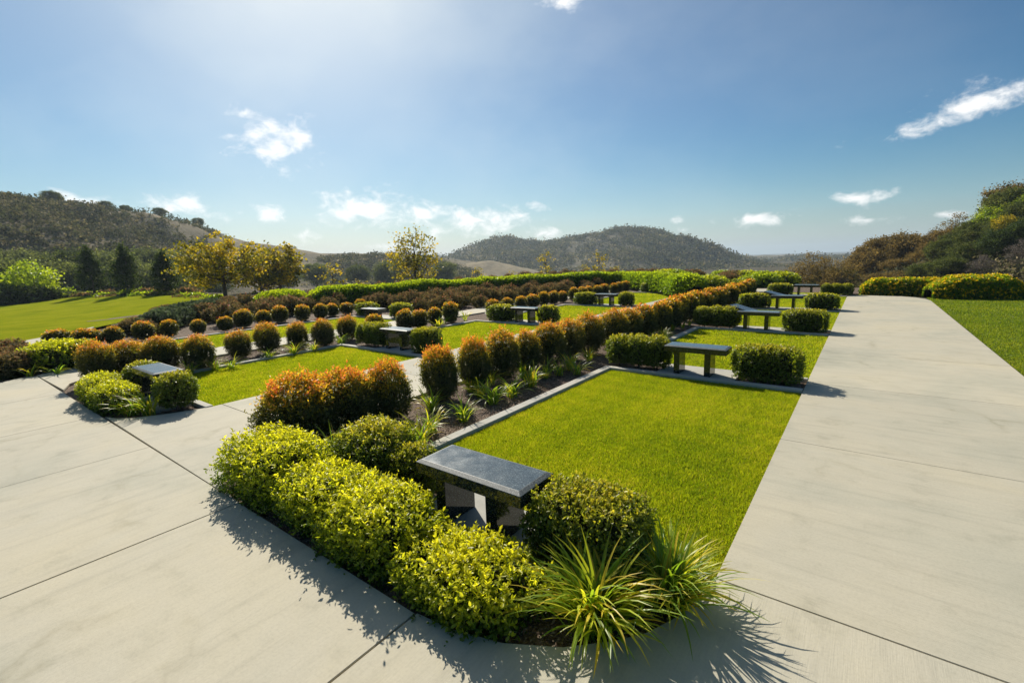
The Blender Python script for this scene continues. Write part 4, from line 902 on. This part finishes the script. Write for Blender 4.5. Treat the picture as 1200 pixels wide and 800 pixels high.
for i, (px, py, d, s) in enumerate(ridge):
    p = at_dist(px, py, d)
    tree('ridge_tree', '%s tree from the left silhouetted along the ridge of the left hill' % ('first' if i == 0 else ORD[i + 1]), (p[0], p[1], p[2] - 3.3 * s), (BARE if i % 3 == 2 else OAK[i % 3]), s * .62, g.uniform(0, 6.28), 'trees along the left ridge', M['leaf_dark'] if i % 3 == 2 else None)
# the wooded slope on the right: brown-gold trees in front, dark oaks, grey brush
right = [(1000, 322, 82, .75, 'b'), (1012, 304, 84, .85, 'b'), (1024, 300, 82, .9, 'b'), (1040, 288, 84, 1.0, 'b'), (1050, 305, 78, .9, 'b'), (1058, 284, 86, .85, 'b'), (1030, 322, 70, .7, 'b'), (1056, 325, 68, .7, 'b'),
         (1078, 300, 78, .95, 'b'), (1092, 283, 82, .9, 'b'), (1108, 272, 84, .8, 'b'), (1085, 322, 68, .75, 'o'), (1105, 305, 74, .85, 'o'), (1120, 288, 78, .95, 'o'), (1124, 262, 84, .9, 's'), (1140, 272, 80, .9, 'o'),
         (1112, 326, 66, .75, 'o'), (1132, 310, 70, .85, 'o'), (1150, 290, 74, .95, 'o'), (1158, 262, 80, .9, 'o'), (1172, 246, 80, .8, 'l'), (1186, 232, 82, .75, 'l'), (1150, 326, 64, .65, 'g'), (1172, 305, 68, .9, 'd'), (1180, 280, 72, 1.0, 'o'),
         (1196, 258, 76, .85, 'o'), (1205, 300, 68, .95, 'd'), (1195, 324, 62, .7, 'g'), (1215, 240, 80, 1.0, 'l'), (1235, 270, 74, 1.0, 'o'), (1250, 310, 66, 1.0, 'd'), (1270, 240, 80, 1.0, 'o'), (1300, 280, 74, 1.1, 'o'), (1350, 240, 80, 1.2, 'o'), (1196, 224, 86, .6, 'b')]
kinds = {'b': ('brown_sycamore', 'brown-gold sycamore', M['leaf_brown']), 'o': ('oak_tree', 'dark olive oak', M['leaf_oak']), 's': ('bare_tree', 'thin half-bare tree', None), 'l': ('pepper_tree', 'lighter green rounded tree', M['leaf_lime']), 'd': ('oak_tree', 'dark green oak', M['leaf_dark']), 'g': ('grey_brush', 'pale grey leafless brush', M['leaf_grey'])}
cnt = {}
for i, (px, py, d, s, k) in enumerate(right):
    nm, lb, mt = kinds[k]; cnt[k] = cnt.get(k, 0) + 1; p = at_dist(px, py, d)
    mm = BARE if k in 'sg' else OAK[i % 3]
    first = 'first' if cnt[k] == 1 else ORD[cnt[k]]
    mt2 = M['leaf_oak'] if k == 'l' and i % 2 else mt
    hzv = hill_z(HILL_R, p[0], p[1]) - .3; s2 = min(max((p[2] - 1.0 - hzv) / 4.0, .42), 1.2) * (.9 if k == 'b' else 1)
    tree(nm, '%s %s from the left on the wooded slope at the right' % (first, lb), (p[0], p[1], hzv), mm, s2, g.uniform(0, 6.28), 'trees on the right slope', mt2)
p = at_dist(1177, 262, 70); tree('small_tree', 'single small orange-yellow tree high on the right slope', (p[0], p[1], p[2] - 1.6), SYC2, .45, 0, None, M['flower_yellow'] if False else M['leaf_syc'])
for i, (px, py, d, s) in enumerate([(952, 318, 60, .72), (966, 322, 58, .62), (935, 325, 62, .6), (985, 326, 56, .62), (975, 330, 60, .5)]):
    p = at_dist(px, py, d); oak = i == 4
    tree('half_bare_tree', '%s half-bare brownish tree below the far end of the main walk' % ORD[i + 1], (p[0], p[1], p[2] - 4.2 * s), OAK[0] if oak else BARE, s, i * 2.0, 'half-bare trees beyond the walk', M['leaf_dark'] if oak else None)
# border planting at the far edge of the left lawn
BORD = bush('border_foliage', (1.1, .8, .42), 2.6, .25, 420, 6, .19, .09, M['leaf_lime'], 220, tip_flat, 'quad', .2, 5, .7, .4, .0, .16, .75)
le = np.array(LEFT_EDGE); g = np.random.default_rng(23); k = 0
for i in range(len(le) - 1):
    nn = max(2, int(np.linalg.norm(le[i + 1] - le[i]) / 1.9))
    for q in range(nn):
        p = le[i] + (le[i + 1] - le[i]) * (q + .5) / nn; away = norm(p)
        for row in range(2):
            if i < 2 and row: continue
            pp = p + away * (.5 + row * 1.9) + g.normal(size=2) * .2
            shrub_thing('border_shrub', 'low mixed shrub in the border along the far edge of the left lawn', 'shrub', (pp[0], pp[1], -.66), BORD, (1, 1, g.uniform(.75, 1.2) + .25 * row), g.uniform(0, 6.28), 'low shrubs bordering the left lawn', (M['leaf_oak'], M['leaf_rose'], M['leaf_lime'])[(k + row) % 3]); k += 1
for i, (px, d, s, mtn) in enumerate([(-40, 64, 2.2, 'leaf_dark'), (0, 62, 2.2, 'leaf_dark'), (18, 60, 2.0, 'leaf_dark'), (38, 60, 1.8, 'leaf_dark'), (56, 60, 1.6, 'leaf_dark'), (4, 66, 3.0, 'leaf_lime')]):
    p = at_dist(px, 345, d); shrub_thing('tall_shrub', '%s at the left end of the lawn border' % (['dark spreading shrub off the left frame edge', 'dark shrub in the corner', 'second dark shrub from the corner', 'third dark shrub from the corner', 'fourth dark shrub from the corner', 'tall bright green shrub'][i]), 'shrub', (p[0], p[1], -.7), BORD, (s * .8, s * .8, s), i, None, M[mtn])

# ------------------------------------------------------------------ scrub on the hills (one mass per hill)
def scrub(Hd, n, size, leaf, per, seed, label, tmin=.1, tmax=1.02, dens=None, mt='leaf_scrub', thr=-.2, thin=None):
    g = np.random.default_rng(seed); X, Y, Z, t = Hd; nv, nu = X.shape
    iv = g.uniform(tmin, tmax, n * 3) / 1.6 * (nv - 1); iu = g.uniform(0, nu - 1.001, n * 3)
    i0, j0 = iv.astype(int), iu.astype(int); fi, fj = iv - i0, iu - j0
    def bl(A): return A[i0, j0] * (1 - fi) * (1 - fj) + A[i0 + 1, j0] * fi * (1 - fj) + A[i0, j0 + 1] * (1 - fi) * fj + A[i0 + 1, j0 + 1] * fi * fj
    P = np.stack([bl(X), bl(Y), bl(Z)], -1); den = vnoise(P[:, :2] / (size * 9), seed, 4) + g.normal(size=len(P)) * .35
    if thin: den = den - 1.3 * np.clip((iu / nu - thin) / .06, 0, 1)
    P = P[den > thr][:n]; m_ = len(P); s = size * np.minimum(g.lognormal(-.1, .45, m_), 1.7)
    pos = (P[:, None, :] + g.normal(size=(m_, per, 3)) * s[:, None, None] * np.array([.30, .30, .17]) + np.array([0, 0, 1.]) * (s * .16)[:, None, None]).reshape(-1, 3)
    k = len(pos); tip = np.clip(np.repeat(g.uniform(.0, 1, m_) ** 1.3, per) * .9 + g.normal(size=k) * .1, 0, 1); sc = np.repeat(s / size, per) ** .5 * g.uniform(.6, 1.3, k)
    me = leaves_mesh('hill_scrub', pos, norm(g.normal(size=(k, 3)) + np.array([0, 0, .5])), norm(g.normal(size=(k, 3)) + np.array([0, 0, .6])), leaf * sc, leaf * .8 * sc, tip, g.uniform(0, 1, k), M[mt])
    tag(put('hill_scrub', me), label, 'scrub', None, 'stuff')
scrub(HILL_L, 3400, 2.2, .52, 34, 301, 'dry brown and olive scrub covering the left hill', .05, .99, thr=.0, thin=.50)
scrub(HILL_S, 1100, 3.0, .8, 30, 302, 'dark scrub on the low shoulder behind the lone golden tree', .05, 1.03, thr=-.6)
scrub(HILL_M, 4200, 6.0, 1.7, 22, 303, 'dark olive chaparral covering the rounded middle hill', .05, .965, thr=.02)
scrub(HILL_F, 2200, 7.0, 2.2, 18, 304, 'hazy chaparral on the farthest ridge', .4, .99, thr=-.6)
scrub(HILL_R, 2600, 1.5, .26, 40, 305, 'brush between the trees of the right slope', .05, 1.03, thr=-.6)

# ------------------------------------------------------------------ haze
bpy.context.view_layer.update()
HAZE_TOP = max((o.matrix_world @ Vector(c)).z for o in SC.objects if o.type == 'MESH' for c in o.bound_box) + 2.0
print('haze top', HAZE_TOP)
bm = bmesh.new(); box_bm(bm, -2500, 2500, -1500, 3200, -16, HAZE_TOP)
me = bm_mesh('haze', bm, M['joint']); me.materials.clear()
m, nt = mat('haze_air'); v = N(nt, 'ShaderNodeVolumePrincipled', inp={'Color': (.70, .85, 1.0, 1), 'Density': .00030, 'Anisotropy': .3})
o = N(nt, 'ShaderNodeOutputMaterial'); nt.links.new(v.outputs[0], o.inputs['Volume']); me.materials.append(m)
HAZE = True
if HAZE: tag(put('haze', me), 'thin pale haze over the valley and hills', 'haze', None, 'stuff')
